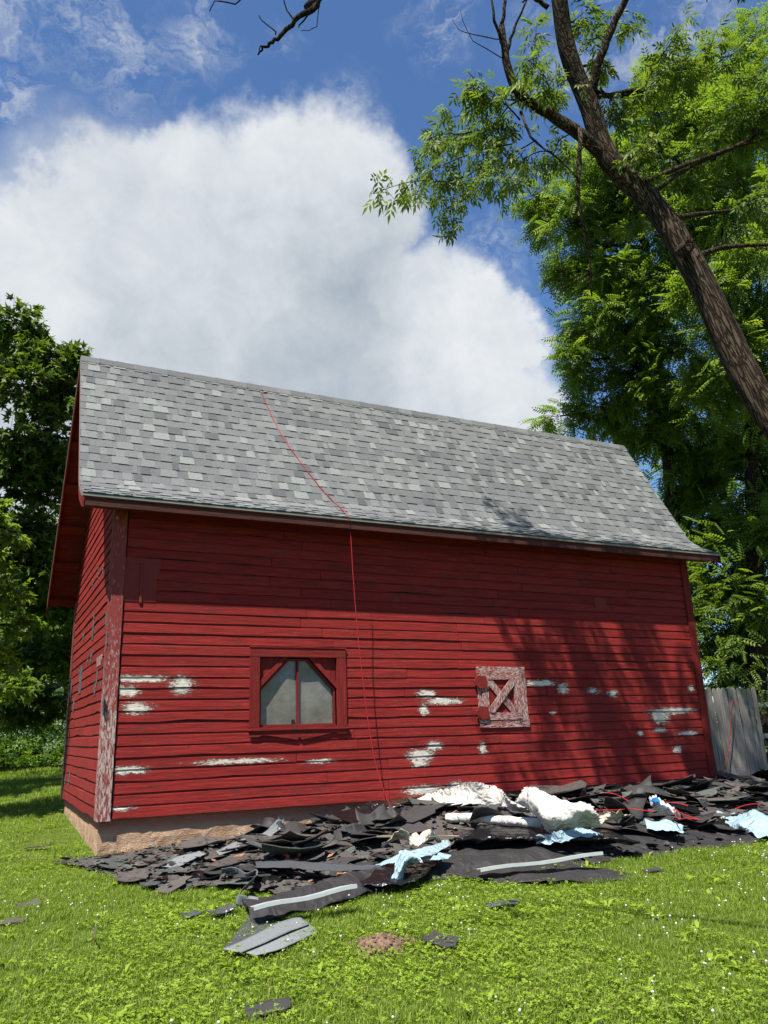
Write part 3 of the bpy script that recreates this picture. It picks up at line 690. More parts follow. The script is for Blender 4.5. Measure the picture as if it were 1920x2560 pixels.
for i, x in enumerate(xs):
    for j, y in enumerate(ys):
        if heap(x, y) > 0: idx[i, j] = len(mb.v); mb.v.append((x, y, base_z(x, y)+.018*nz(x, y, 1, 9)))
for (i, j), k in idx.items():
    q = [(i, j), (i+1, j), (i+1, j+1), (i, j+1)]
    if all(c in idx for c in q): mb.f.append(tuple(idx[c] for c in q))
mb.t = [(1, 1, 1)]*len(mb.f)
bld('roofing_rubble', mb, M['old_shingle'], kind='stuff')
# crumbs: small torn flakes over the rubble
NCR = 6500; V = []; Fc = []; r = random.Random(11)
while len(Fc) < NCR:
    x = r.uniform(-.5, 12); y = r.uniform(-4, 0)
    if heap(x, y) <= 0: continue
    z = base_z(x, y)+r.uniform(.0, .05); s_ = r.uniform(.008, .045) if r.random() < .85 else r.uniform(.04, .09); a = r.uniform(0, 6.28); k = len(V); ti = r.uniform(-.5, .5); tj = r.uniform(-.5, .5)
    for q in range(4):
        th = a+q*1.57+r.uniform(-.3, .3); rr = s_*(1 if q % 2 else r.uniform(.4, .9)); dx, dy = rr*math.cos(th), rr*math.sin(th)
        V.append((x+dx, y+dy, z+dx*ti+dy*tj))
    Fc.append((k, k+1, k+2, k+3))
def flakes(name, sel, m):
    link(name, fast_mesh(name, np.array(V), np.array(sel)), m, kind='stuff')
flakes('shingle_crumbs', Fc[:3800], M['old_shingle']); flakes('felt_crumbs', Fc[3800:5000], M['felt']); flakes('granule_crumbs', Fc[5000:6200], M['green_shingle']); flakes('wood_crumbs', [f for f in Fc[6200:] ], M['wood_bit'])

def crom(P, t):
    n = len(P)-1; i = min(int(t), n-1); f = t-i
    p0, p1, p2, p3 = P[max(i-1, 0)], P[i], P[i+1], P[min(i+2, n)]
    return .5*((2*p1)+(p2-p0)*f+(2*p0-5*p1+4*p2-p3)*f*f+(3*p1-p0-3*p2+p3)*f**3)
def cloth(name, rows, m, nu=24, nv=12, fold=.02, fs=2.5, thick=.003, jag=.02, seed=0, world=False, smooth=True, **kw):
    """a sheet through rows of control points; each is (px, py, z) seen in the view at that height, or (x, y, z)"""
    R = []
    for row in rows:
        q = [np.array(c, float) if world else on(c[0], c[1], 2, c[2]) for c in row]
        R.append([crom(q, t*(len(q)-1)) for t in np.linspace(0, 1, nu+1)])
    G = []
    for i in range(nu+1):
        c = [row[i] for row in R]; G.append([crom(c, t*(len(c)-1)) for t in np.linspace(0, 1, nv+1)])
    V = []
    for j in range(nv+1):
        for i in range(nu+1):
            p = G[i][j].copy(); e = min(i, nu-i, j, nv-j)
            k = 1-abs(nz(p[0], p[1]*.8, seed, fs))*2.2; k2 = 1-abs(nz(p[0]+9, p[1]-4, seed+2, fs*2.3))*2.2
            k3 = 1-abs(nz(p[0]*1.3-3, p[1]+8, seed+4, fs*4.6))*2.2; p[2] += fold*(k+.45*k2+.2*k3-.75)+fold*.08*nz(p[0], p[1], seed, fs*9)
            if e == 0: p[:2] += jag*np.array([nz(i*.9, j*.9, seed), nz(i*.9, j*.9, seed+3)])
            b = base_z(p[0], p[1])+.006; p[2] = max(p[2], b); V.append(p)
    k = len(V); V = V+[v-np.array([0, 0, thick]) for v in V]; a = lambda i, j: j*(nu+1)+i
    Fc = [(a(i, j), a(i+1, j), a(i+1, j+1), a(i, j+1)) for j in range(nv) for i in range(nu)]
    Fc += [tuple(k+q for q in f[::-1]) for f in Fc]
    rim = [a(i, 0) for i in range(nu)]+[a(nu, j) for j in range(nv)]+[a(i, nv) for i in range(nu, 0, -1)]+[a(0, j) for j in range(nv, 0, -1)]
    Fc += [(rim[q], rim[(q+1) % len(rim)], k+rim[(q+1) % len(rim)], k+rim[q]) for q in range(len(rim))]
    me = bpy.data.meshes.new(name); me.from_pydata([tuple(v) for v in V], [], Fc); fix_normals(me)
    return link(name, me, m, smooth=smooth, **kw)

# loose scraps: each a torn bent plate
def scrap_mesh(seed, wx, wy, bend, th=.004, jag=.12, cut=0.0):
    r = random.Random(seed); nx, ny = 5, 3; V = []; kx, ky = r.uniform(-1, 1)*bend, r.uniform(-1, 1)*bend; tw = r.uniform(-1, 1)*bend
    for j in range(ny+1):
        for i in range(nx+1):
            u, v = i/nx-.5, j/ny-.5; x, y = u*wx, v*wy
            if i in (0, nx): x += r.uniform(-jag, jag)*wx*.6
            if j in (0, ny): y += r.uniform(-jag, jag)*wy
            x += cut*y
            V.append((x, y, kx*u*u*wx*1.6+ky*v*v*wy*2+tw*u*v*wx+r.uniform(-.004, .004)))
    k = len(V); V += [(x, y, z-th) for x, y, z in V]; a = lambda i, j: j*(nx+1)+i
    Fc = [(a(i, j), a(i+1, j), a(i+1, j+1), a(i, j+1)) for j in range(ny) for i in range(nx)]; Fc += [tuple(k+q for q in f[::-1]) for f in Fc]
    rim = [a(i, 0) for i in range(nx)]+[a(nx, j) for j in range(ny)]+[a(i, ny) for i in range(nx, 0, -1)]+[a(0, j) for j in range(ny, 0, -1)]
    Fc += [(rim[q], k+rim[q], k+rim[(q+1) % len(rim)], rim[(q+1) % len(rim)]) for q in range(len(rim))]
    me = bpy.data.meshes.new('scrap'); me.from_pydata(V, [], Fc); return me
POOL = [scrap_mesh(i, 1, random.Random(i).uniform(.35, .8), .24, .012, .13, random.Random(i+9).uniform(-.4, .4)) for i in range(14)]
KINDS = [('shingle_scrap', 'old_shingle', 'brown black shingle scrap', 'shingle scrap', 'torn old shingle scraps in the heap', .42),
         ('felt_scrap', 'felt', 'matt black felt scrap', 'roofing felt', 'black felt pieces in the heap', .30),
         ('green_shingle_scrap', 'green_shingle', 'green grey shingle scrap', 'shingle scrap', 'green grey shingle pieces in the heap', .19),
         ('film_scrap', 'black_film', 'shiny black underlayment scrap', 'underlayment scrap', 'shiny black underlayment scraps in the heap', .09)]
POOLM = {(k, i): None for k in range(4) for i in range(14)}
def place_scrap(kk, x, y, size, tilt, r, zoff=None):
    nm, mk, lb, ct, gr, _ = KINDS[kk]; i = r.randrange(14)
    if POOLM[kk, i] is None: me = POOL[i].copy(); me.name = nm; me.materials.append(M[mk]); POOLM[kk, i] = me
    yf = float(np.interp(x, FX, FY)); row = 'by the wall' if y > yf*.33 else 'midway out' if y > yf*.68 else 'near the grass'
    zone = next(b for a, b in [(.5, 'at the left tip of the heap'), (1.8, 'left of the window'), (2.7, 'under the left half of the window'), (3.4, 'under the right half of the window'), (4.2, 'right of the hanging cord'), (5.2, 'left of the hatch'), (6.4, 'below the hatch'),
                                (7.6, 'just right of the hatch'), (8.8, 'midway between hatch and corner'), (10.0, 'left of the right corner board'), (99, 'at the foot of the picket fence')] if x < a)
    pose = 'tipped' if abs(tilt) > .0 and r.random() < .5 else 'flat'
    if pose == 'flat': tilt *= .4
    else: tilt *= 1.35
    big = 'small' if size < .27 else 'mid-sized' if size < .4 else 'large'
    o = link(nm, POOLM[kk, i], label='%s %s %s %s, %s' % (big, pose, lb, zone, row), cat=ct, group=gr)
    z = base_z(x, y)+(zoff if zoff is not None else .01+size*abs(tilt)*.45)
    o.location = (x, y, z); o.rotation_euler = (r.gauss(0, tilt), r.gauss(0, tilt), r.uniform(0, 6.28)); o.scale = (size, size, size*r.uniform(.5, 1.1)); return o
r = random.Random(21); n = 0
while n < 420:
    x = r.uniform(-.35, 11.6); y = r.uniform(-3.9, -.05); h = heap(x, y)
    if h <= 0: continue
    yf = float(np.interp(x, FX, FY))
    if x > 1.2 and y < yf+.32: continue
    tl = .07 if x < 1.6 else (.15 if y > yf+1.2 else .07)
    size = r.uniform(.14, .42) if x < 1.6 else r.uniform(.18, .55)
    if r.random() < .3 and x > .8: size = r.uniform(.5, .85); tl *= .7
    u = r.random(); kk = 0 if u < .42 else 1 if u < .72 else 2 if u < .91 else 3
    if y > -size*.5-.05 and x < 10.2: y = -size*.5-.08
    place_scrap(kk, x, y, size, tl, r); n += 1
# taller crumpled felt lumps near the wall
FELT_AT = ['below the cord end', 'right of the cord end', 'left of the white wrap tail', 'right of the paper wrapper', 'against the wall, left of the white hump', 'behind the white hump', 'against the wall right of the white peak',
           'highest against the wall near the right', 'behind the plastic bag', 'right of the plastic bag', 'by the wall below the last peeled patch', 'between white peak and plastic bag', 'just behind the white peak', 'at the foot of the leaning pickets',
           'against the wall behind the plastic bag', 'left of the cream plastic', 'behind the cream plastic', 'leftmost of the tall lumps', 'beside the paper wrapper', 'under the white hump', 'in front of the plastic bag', 'left of the largest blue film',
           'left of the small blue film', 'behind the largest blue film', 'under the tail of the white wrap', 'above the white roll', 'below the white peak', 'behind the grey stick']
for k, (px, py, z, s_, tl) in enumerate([(835, 2040, .26, .62, .45), (870, 2055, .22, .7, .3), (905, 2060, .2, .6, .25), (760, 2085, .16, .7, .3), (1095, 1985, .45, .45, .7), (1120, 1992, .42, .4, .5), (1500, 1978, .46, .7, .4),
                                          (1575, 1965, .50, .75, .45), (1620, 1985, .42, .8, .35), (1700, 2000, .38, .7, .4), (1745, 1985, .42, .6, .6), (1560, 2010, .4, .8, .3), (1480, 2000, .42, .6, .4), (1870, 1990, .35, .5, .7),
                                          (1655, 1975, .45, .4, .8), (850, 2110, .18, .55, .35), (905, 2095, .2, .75, .2), (830, 2060, .2, .7, .5), (665, 2055, .3, .4, .9), (1230, 2030, .42, .6, .35), (1600, 2060, .25, .6, .4), (1790, 2010, .3, .8, .35),
                                          (1540, 2050, .3, .5, .3), (1720, 2040, .25, .7, .3), (985, 2060, .28, .7, .3), (1040, 2065, .28, .6, .25), (1440, 2090, .2, .6, .3), (930, 2080, .2, .6, .3)]):
    p = on(px, py, 2, z); rr = random.Random(k+77)
    nm, mk = 'felt_sheet', 'felt'
    s_ *= .86; me = scrap_mesh(k+300, s_, s_*.6, .62, .004, .09, .3); o = link(nm, me, M[mk], smooth=True, label='crumpled black felt sheet standing up %s' % FELT_AT[k], cat='roofing felt', group='crumpled black felt sheets standing proud in the heap')
    o.location = (p[0], min(p[1], -s_*.4), max(p[2]-.06, base_z(p[0], min(p[1], -s_*.4))+.02)); o.rotation_euler = (rr.gauss(.16, tl*.5), rr.gauss(0, tl*.45), rr.uniform(-.8, .8))

# long black sheets along the front of the heap
cloth('underlayment_sheet', [[(.80, -3.3, .0), (1.42, -3.1, .0), (2.3, -2.8, .02), (3.1, -2.8, .10), (3.9, -2.8, .14), (4.4, -2.75, .16)],
                             [(.72, -3.6, .04), (1.4, -3.35, .04), (2.3, -3.05, .06), (3.1, -3.05, .14), (3.9, -3.1, .14), (4.5, -3.1, .15)],
                             [(.66, -3.95, .03), (1.35, -3.6, .10), (2.3, -3.25, .10), (3.1, -3.35, .10), (4.0, -3.42, .10), (4.6, -3.4, .12)],
                             [(.63, -4.12, -.04), (1.38, -3.88, .0), (2.3, -3.5, -.02), (3.1, -3.58, -.02), (4.05, -3.62, .0), (4.7, -3.62, .0)]], M['felt_sheen'], 90, 26, .042, 1.9, seed=3, world=True,
      label='long matt black underlayment sheet edging the front of the heap at left', cat='underlayment')
cloth('underlayment_sheet', [[(4.1, -2.6, .16), (5.2, -2.75, .14), (6.3, -2.8, .12), (7.6, -2.8, .12), (9.2, -2.5, .14)],
                             [(4.2, -3.1, .16), (5.3, -3.2, .15), (6.4, -3.25, .12), (7.7, -3.25, .12), (9.3, -2.9, .12)],
                             [(4.3, -3.7, .0), (5.5, -3.72, .0), (6.8, -3.78, .03), (8.2, -3.75, .04), (9.6, -3.45, .05)]], M['felt_sheen'], 84, 22, .04, 1.7, seed=8, world=True,
      label='brownish black underlayment sheet edging the front of the heap at right', cat='underlayment')
cloth('underlayment_flap', [[(2.75, -3.58, .05), (3.2, -3.6, .05), (3.7, -3.65, .04), (4.1, -3.75, .03)], [(2.9, -3.75, .02), (3.3, -3.9, .03), (3.8, -4.1, .02), (4.2, -4.3, .01)], [(3.0, -3.85, 0), (3.35, -4.12, 0), (3.85, -4.4, 0), (4.16, -4.52, 0)]],
      M['felt_sheen'], 28, 14, .022, 3, seed=5, world=True, label='black pointed flap of underlayment spread on the grass at the heap front', cat='underlayment')
# folded shiny film roll and dark film behind the blue strip
cloth('black_film', [[(1130, 2080, .26), (1230, 2060, .26), (1350, 2066, .26), (1500, 2075, .24)], [(1140, 2105, .25), (1240, 2092, .26), (1360, 2095, .24), (1590, 2100, .2)], [(1120, 2120, .14), (1240, 2108, .16), (1370, 2108, .16), (1600, 2112, .12)]],
      M['black_film'], 40, 10, .035, 3, seed=9, label='shiny black film folded along the middle of the heap', cat='plastic film')
cloth('black_film', [[(980, 2140, .14), (1060, 2135, .14), (1130, 2120, .16)], [(950, 2170, .12), (1020, 2175, .10), (1080, 2170, .1)], [(885, 2212, .06), (960, 2215, .05), (1040, 2208, .05)]],
      M['black_film'], 20, 10, .03, 4, seed=12, label='shiny black film bunched beside the knotted blue strip', cat='plastic film')
# white wrap
cloth('house_wrap', [[(1000, 1998, .35), (1060, 1990, .45), (1140, 1965, .62), (1195, 1958, .68), (1250, 1975, .6), (1275, 2005, .5)],
                     [(960, 2030, .3), (1060, 2003, .4), (1140, 1990, .5), (1200, 1985, .55), (1260, 1998, .5), (1330, 2030, .42)],
                     [(932, 2052, .25), (1040, 2022, .3), (1120, 2014, .4), (1200, 2012, .42), (1270, 2020, .4), (1350, 2040, .35)]], M['white_wrap'], 96, 44, .036, 2.6, thick=.003, jag=.04, seed=2,
      label='long crumpled white house wrap humped on the heap against the wall', cat='plastic sheet')
cloth('house_wrap', [[(1288, 2008, .54), (1318, 1970, .70), (1375, 1985, .66), (1430, 2002, .60), (1475, 2012, .55)],
                     [(1310, 2018, .50), (1340, 2008, .58), (1390, 2010, .57), (1440, 2022, .53), (1492, 2035, .47)],
                     [(1345, 2048, .42), (1362, 2050, .43), (1400, 2048, .43), (1450, 2046, .43), (1500, 2056, .38)],
                     [(1366, 2080, .29), (1390, 2082, .29), (1420, 2073, .31), (1458, 2070, .32), (1502, 2068, .33)]], M['white_wrap'], 84, 62, .030, 2.9, thick=.003, jag=.04, seed=4,
      label='white house wrap with a sharp peak, fallen down the middle of the heap', cat='plastic sheet')
cloth('house_wrap', [[(1500, 2040, .36), (1530, 2030, .42), (1560, 2030, .40), (1585, 2040, .3)], [(1495, 2060, .3), (1530, 2052, .32), (1560, 2045, .3), (1590, 2052, .25)]], M['dirty_wrap'], 16, 8, .04, 5, seed=6,
      label='small soiled cream wrap crumpled right of the white peak', cat='plastic sheet')
cloth('house_wrap', [[(955, 2110, .22), (1000, 2080, .36), (1040, 2076, .36), (1085, 2084, .32), (1110, 2100, .24)], [(955, 2120, .18), (1000, 2104, .24), (1040, 2106, .26), (1080, 2104, .24), (1112, 2110, .18)]], M['dirty_wrap'], 22, 12, .05, 5.5, seed=7,
      label='cream plastic bunched under the grey stick left of the white roll', cat='plastic sheet')
a_, b_ = on(1118, 2045, 2, .34), on(1352, 2055, 2, .34); mb = MB(); pts = [a_+(b_-a_)*t+np.array([0, 0, .012*math.sin(t*5)]) for t in np.linspace(0, 1, 14)]
mb.tube(pts, [.052+.006*math.sin(i*2.3) for i in range(14)], 10); bld('wrap_roll', mb, M['white_wrap'], smooth=True, label='long thin white wrap rolled up like a tube across the heap', cat='plastic roll')
# blue release film
BL = M['blue_film']
cloth('release_film', [[(1120, 2100, .22), (1060, 2120, .24), (1000, 2135, .22), (935, 2165, .10)], [(1130, 2112, .2), (1070, 2138, .22), (1010, 2150, .2), (930, 2172, .08)]], BL, 22, 5, .015, 5, seed=1,
      label='pale blue release strip running up left from the knotted piece', cat='plastic film')
cloth('release_film', [[(1000, 2130, .26), (1030, 2128, .27), (1058, 2150, .22)], [(990, 2160, .16), (1008, 2160, .2), (1020, 2165, .14)], [(975, 2205, .05), (990, 2204, .06), (1003, 2208, .04)]], BL, 12, 14, .03, 7, seed=11,
      label='knotted pale blue release film hanging over the black front sheet', cat='plastic film')
cloth('release_film', [[(1040, 2136, .2), (1080, 2132, .2), (1130, 2140, .17)], [(1050, 2152, .16), (1090, 2152, .17), (1120, 2150, .15)]], BL, 12, 6, .02, 6, seed=13, label='short pale blue film scrap right of the knotted piece', cat='plastic film')
cloth('release_film', [[(1335, 2090, .24), (1390, 2082, .30), (1450, 2072, .3), (1500, 2085, .24), (1530, 2100, .18)], [(1340, 2110, .18), (1400, 2108, .2), (1450, 2098, .22), (1500, 2100, .2), (1535, 2104, .16)]], BL, 26, 8, .03, 5, seed=14,
      label='pale blue release film wrinkled below the white peak', cat='plastic film')
cloth('release_film', [[(1612, 2050, .28), (1660, 2050, .28), (1705, 2060, .25)], [(1618, 2075, .2), (1665, 2078, .2), (1708, 2082, .18)]], BL, 16, 8, .025, 5, seed=15, label='small flat pale blue film between the plastic bag and the front sheet', cat='plastic film')
cloth('release_film', [[(1792, 2032, .20), (1850, 2036, .22), (1890, 2028, .30), (1950, 2050, .2)], [(1800, 2052, .16), (1850, 2060, .18), (1900, 2060, .2), (1960, 2075, .16)], [(1815, 2075, .10), (1860, 2076, .12), (1900, 2090, .1), (1970, 2105, .08)]], BL, 24, 12, .04, 4.5, seed=16,
      label='largest pale blue film, spread at the right end of the heap', cat='plastic film')
# drip edge pieces
def angle_strip(name, p0, p1, wdt, m, **kw):
    p0, p1 = np.array(p0), np.array(p1); d = (p1-p0)/np.linalg.norm(p1-p0); s_ = np.cross(d, [0, 0, 1.]); s_ /= np.linalg.norm(s_); up = np.array([0, 0, 1.])
    prof = [(0, 0), (wdt*.62, .004), (wdt*.64, .012), (wdt*.97, .016), (wdt, -.012), (wdt-.002, -.014), (wdt*.95, .011), (wdt*.62, .007), (0, -.003)]; n = 8; V = []
    for i in range(n+1):
        c = p0+(p1-p0)*i/n+up*.008*math.sin(i*1.1)
        V += [tuple(c+s_*a+up*b) for a, b in prof]
    K = len(prof); mb = MB(); mb.add(V, [(i*K+k, (i+1)*K+k, (i+1)*K+(k+1) % K, i*K+(k+1) % K) for i in range(n) for k in range(K)]+[tuple(range(K)), tuple(n*K+k for k in reversed(range(K)))])
    me = mb.mesh(name); fix_normals(me); return link(name, me, m, **kw)
angle_strip('drip_edge_strip', on(625, 2266, 2, .09), on(880, 2212, 2, .16), .11, M['metal'], label='pale metal drip edge strip at the left tip of the front sheet', cat='metal strip')
angle_strip('drip_edge_strip', on(1190, 2172, 2, .10), on(1493, 2131, 2, .16), .11, M['metal'], label='long pale green metal drip edge lying across the front of the black sheet', cat='metal strip')
angle_strip('drip_edge_strip', on(58, 1997, 2, .25), on(120, 1975, 2, .25), .10, M['metal'], label='thin pale metal strip lying on the shaded lawn behind the barn', cat='metal strip')
# starter strips
cloth('starter_strip', [[(540, 2128, .12), (600, 2100, .16), (650, 2085, .2), (690, 2052, .36), (700, 2040, .42)], [(548, 2138, .09), (610, 2118, .13), (665, 2098, .17), (704, 2068, .3), (712, 2050, .36)]], M['grey_shingle'], 26, 6, .006, 4, seed=31,
      label='grey shingle strip curling up at its right end near the foundation', cat='shingle strip')
cloth('starter_strip', [[(395, 2165, .06), (450, 2140, .09), (500, 2128, .10)], [(440, 2170, .05), (480, 2150, .08), (515, 2136, .09)]], M['grey_shingle'], 16, 6, .008, 4, seed=32, label='grey shingle strip lying at the left end of the heap below the barn corner', cat='shingle strip')
cloth('starter_strip', [[(640, 2150, .14), (750, 2152, .16), (840, 2160, .15), (960, 2160, .13)], [(640, 2170, .11), (750, 2172, .13), (840, 2176, .12), (950, 2172, .1)]], M['charcoal'], 30, 6, .014, 3, seed=33, label='long charcoal shingle strip lying along the left half of the heap', cat='shingle strip')
def ribbon(name, path, wdt, m, **kw):                   # a strip standing on its edge
    q = [np.array(p, float) for p in path]; n = 30; V = []
    for i in range(n+1):
        c = crom(q, (len(q)-1)*i/n); b = base_z(c[0], c[1]); tl = .03*math.sin(i*.5)
        V += [(c[0], c[1], max(b, c[2]-.2)), (c[0]+tl, c[1]-.02, max(b, c[2]-.2)+wdt), (c[0]+tl+.004, c[1]-.016, max(b, c[2]-.2)+wdt), (c[0]+.004, c[1]+.004, max(b, c[2]-.2))]
    mb = MB(); mb.add(V, [(i*4+k, (i+1)*4+k, (i+1)*4+(k+1) % 4, i*4+(k+1) % 4) for i in range(n) for k in range(4)]); me = mb.mesh(name); fix_normals(me); return link(name, me, m, smooth=False, **kw)
g = lambda x, y, z: tuple(on(x, y, 2, z))
cloth('curled_strip', [[(553, 2172, .10), (585, 2168, .10), (615, 2180, .10), (640, 2172, .12), (643, 2185, .12), (622, 2205, .10), (604, 2226, .08), (600, 2238, .06), (622, 2240, .06), (646, 2242, .06)],
                       [(556, 2190, .02), (588, 2188, .02), (612, 2200, .02), (636, 2195, .02), (630, 2207, .02), (606, 2228, .0), (590, 2246, -.02), (592, 2262, -.03), (618, 2270, -.03), (640, 2285, -.03)]], M['grey_shingle'], 44, 4, .006, 5, thick=.005, jag=.004, seed=35,
       label='curled pale grey shingle strip standing on edge at the front left of the heap', cat='shingle strip')
# the pair of shingles on the grass
cloth('shingle', [[(622, 2282, -.04), (660, 2290, -.035), (725, 2300, -.04)], [(600, 2320, -.04), (640, 2325, -.03), (700, 2325, -.035)], [(556, 2372, -.05), (600, 2360, -.04), (660, 2345, -.04)]], M['charcoal'], 14, 8, .004, 4, thick=.005, jag=.004, seed=41,
      label='dark charcoal shingle lying face up on the grass in front of the heap', cat='shingle')
cloth('shingle', [[(556, 2372, -.03), (640, 2335, -.015), (700, 2305, -.01), (748, 2290, -.015)], [(602, 2381, -.03), (662, 2356, -.015), (721, 2329, -.01), (773, 2310, -.015)]], M['grey_shingle'], 18, 4, .003, 4, thick=.006, jag=.003, seed=42,
      label='pale grey laminated shingle lying partly over the charcoal one on the grass', cat='shingle')
cloth('shingle', [[(600, 2378, -.042), (660, 2352, -.030), (719, 2325, -.028), (771, 2307, -.030)], [(640, 2388, -.045), (700, 2372, -.032), (745, 2352, -.03), (796, 2328, -.035)]], M['grey_shingle'], 18, 4, .003, 4, thick=.006, jag=.006, seed=43,
      label='lower pale grey shingle strip with a wavy edge at the front of the pair', cat='shingle')
# single scraps on the lawn
for px, py, wx, wy, mk, lb in [(1100, 2347, .22, .26, 'felt', 'small black felt square with a pale crease beside the molehill'), (668, 2490, .26, .17, 'felt', 'black felt scrap alone on the grass nearest the camera'),
                               (1258, 2262, .26, .12, 'green_shingle', 'worn grey green shingle scrap on the grass before the long drip edge'), (1632, 2186, .2, .10, 'felt', 'small torn black scrap on the grass right of the pointed flap'),
                               (18, 2302, .24, .14, 'old_shingle', 'dark shingle scrap at the left edge of the lawn'), (70, 2262, .20, .16, 'old_shingle', 'brown shingle scrap on the grass left of the heap'),
                               (92, 2136, .30, .10, 'old_shingle', 'thin dark scrap in the grass beside the foundation'), (385, 2216, .26, .14, 'charcoal', 'charcoal scrap sunk in the grass at the left front of the heap'),
                               (445, 2212, .42, .12, 'charcoal', 'long charcoal scrap in the grass by the heap front'), (478, 2287, .16, .12, 'charcoal', 'small charcoal scrap in the grass left of the shingle pair'),
                               (558, 2279, .26, .13, 'charcoal', 'charcoal scrap in the grass just left of the drip edge tip'), (322, 2172, .18, .1, 'old_shingle', 'small dark scrap just off the left tip of the heap')]:
    p = on(px, py, 2, -.02); me = scrap_mesh(int(px), wx, wy, .14, .006, .10, .25)
    o = link('roofing_scrap', me, M[mk], label=lb, cat='roofing scrap'); o.location = (p[0], p[1], float(gz(p[0], p[1]))+.042); o.rotation_euler = (.05, -.04, random.Random(px).uniform(-.4, .6))
# wood bits, stick, paper, bag
for (a, b, w_, m, lb, nm) in [(g(672, 2122, .16), g(720, 2140, .16), .045, 'red_wood', 'red painted piece of lath lying in the heap', 'lath'), (g(718, 2130, .15), g(748, 2136, .15), .05, 'wood_bit', 'short split orange wood piece right of the red lath', 'wood_piece'),
                             (g(712, 2151, .12), g(746, 2149, .12), .035, 'wood_bit', 'flat orange wood piece in front of the red lath', 'wood_piece'), (g(568, 2106, .12), g(578, 2102, .12), .03, 'wood_bit', 'tiny orange wood chip by the foundation', 'wood_piece'),
                             (g(842, 2186, .10), g(866, 2183, .10), .03, 'wood_bit', 'orange wood splinter at the front of the heap', 'wood_piece'), (g(942, 2092, .3), g(1148, 2090, .3), .022, 'stick', 'long thin grey stick lying across the cream plastic', 'stick')]:
    mb = MB(); a, b = np.array(a), np.array(b); n = 6; mb.tube([a+(b-a)*t/n+np.array([0, 0, .006*math.sin(t*3)]) for t in range(n+1)], [w_*.5*(.7+.3*math.sin(t+1)) for t in range(n+1)], 5); bld(nm, mb, M[m], label=lb, cat='wood')
cloth('paper_wrapper', [[(690, 2058, .36), (698, 2050, .44), (708, 2056, .40)], [(694, 2078, .28), (704, 2072, .34), (714, 2076, .28)]], M['paper'], 8, 8, .03, 12, seed=51, label='crumpled white paper wrapper with orange print by the curled strip', cat='wrapper')
cloth('orange_label', [[(702, 2062, .38), (710, 2060, .38)], [(703, 2070, .34), (711, 2069, .34)]], M['label'], 3, 3, .003, 12, seed=51, label='small orange printed label on the white wrapper', cat='label')
cloth('plastic_bag', [[(1622, 1998, .44), (1640, 1994, .48), (1660, 2010, .42), (1680, 2020, .36)], [(1630, 2016, .38), (1650, 2012, .44), (1675, 2022, .38), (1700, 2032, .32)], [(1650, 2034, .3), (1665, 2034, .32), (1688, 2036, .3), (1700, 2040, .28)]], M['bag'], 20, 14, .05, 7, seed=61, label='crumpled clear plastic bag with blue print at the back of the heap', cat='plastic bag')
cloth('blue_wrapper', [[(1624, 1997, .47), (1642, 1995, .50), (1652, 2004, .47)], [(1630, 2006, .45), (1645, 2008, .46), (1656, 2014, .43)]], M['blue_print'], 8, 6, .03, 9, seed=62, label='bright blue plastic wrapper lying in the clear bag', cat='wrapper')
for k, (pp, lb) in enumerate([([(1490, 2026, .40), (1540, 2025, .38), (1580, 2023, .36), (1640, 2030, .34)], 'red cord lying over the dark scraps right of the white peak'), ([(1668, 2018, .38), (1690, 2025, .36), (1700, 2032, .34), (1720, 2040, .32), (1750, 2050, .3)], 'red cord tangled round the clear plastic bag'),
                              ([(1660, 2006, .40), (1690, 2008, .40), (1720, 2014, .38)], 'short red cord behind the plastic bag'), ([(1512, 1982, .48), (1540, 1986, .46), (1570, 2002, .42)], 'red cord loop against the wall at the back of the heap'),
                              ([(1838, 2022, .30), (1860, 2014, .32), (1885, 2010, .32), (1905, 2012, .3)], 'short red cord at the foot of the picket fence'), ([(1684, 2024, .38), (1694, 2046, .33), (1720, 2046, .32), (1752, 2050, .3)], 'loose red cord end below the plastic bag')]):
    mb = MB(); q = [on(*p[:2], 2, p[2]) for p in pp]; q = [crom(q, t) for t in np.linspace(0, len(q)-1, 14)]; q = [np.array([c[0], c[1], max(c[2], base_z(c[0], c[1])+.05)]) for c in q]
    mb.tube(q, [.0065]*14, 6); bld('red_cord', mb, M['rope'], smooth=True, label=lb, cat='cord')
# molehill and twig
p = on(955, 2368, 2, -.07); mb = MB(); N_ = 22; V = []
for j in range(N_):
    for i in range(N_):
        x, y = (i/(N_-1)-.5)*.46, (j/(N_-1)-.5)*.38; rr = math.hypot(x/(.165*(1+.3*nz(x*9, y*9))), y/.125); h = max(0, 1-rr*rr)*.05 if rr < 1 else -.03
        V.append((x, y, h+(.022*fbm(x, y, 1, 16)+.012*nz(x, y, 3, 50) if rr < 1.1 else 0)-.005))
mb.add(V, [(j*N_+i, j*N_+i+1, (j+1)*N_+i+1, (j+1)*N_+i) for j in range(N_-1) for i in range(N_-1)])
r = random.Random(4)
for k in range(90):
    a = r.uniform(0, 6.28); q = r.random()**.6*.24; x, y = q*math.cos(a), q*.8*math.sin(a); s_ = r.uniform(.006, .018); z = max(0, 1-(q/.165)**2)*.05
    mb.add([(x-s_, y, z), (x, y-s_, z), (x+s_, y, z), (x, y+s_, z), (x, y, z+s_*1.4)], [(0, 1, 4), (1, 2, 4), (2, 3, 4), (3, 0, 4)])
bld('molehill', mb, M['soil'], label='small brown molehill of crumbly soil in the lawn', cat='molehill', loc=(p[0], p[1], float(gz(p[0], p[1]))+.03))
mb = MB(); a, b = np.array(g(225, 2318, .05)), np.array(g(238, 2347, .05)); mb.tube([a, (a+b)/2+np.array([.01, 0, .02]), b], [.006, .007, .004], 5); bld('twig', mb, M['dead_bark'], label='pale twig stuck in the grass at lower left', cat='twig')

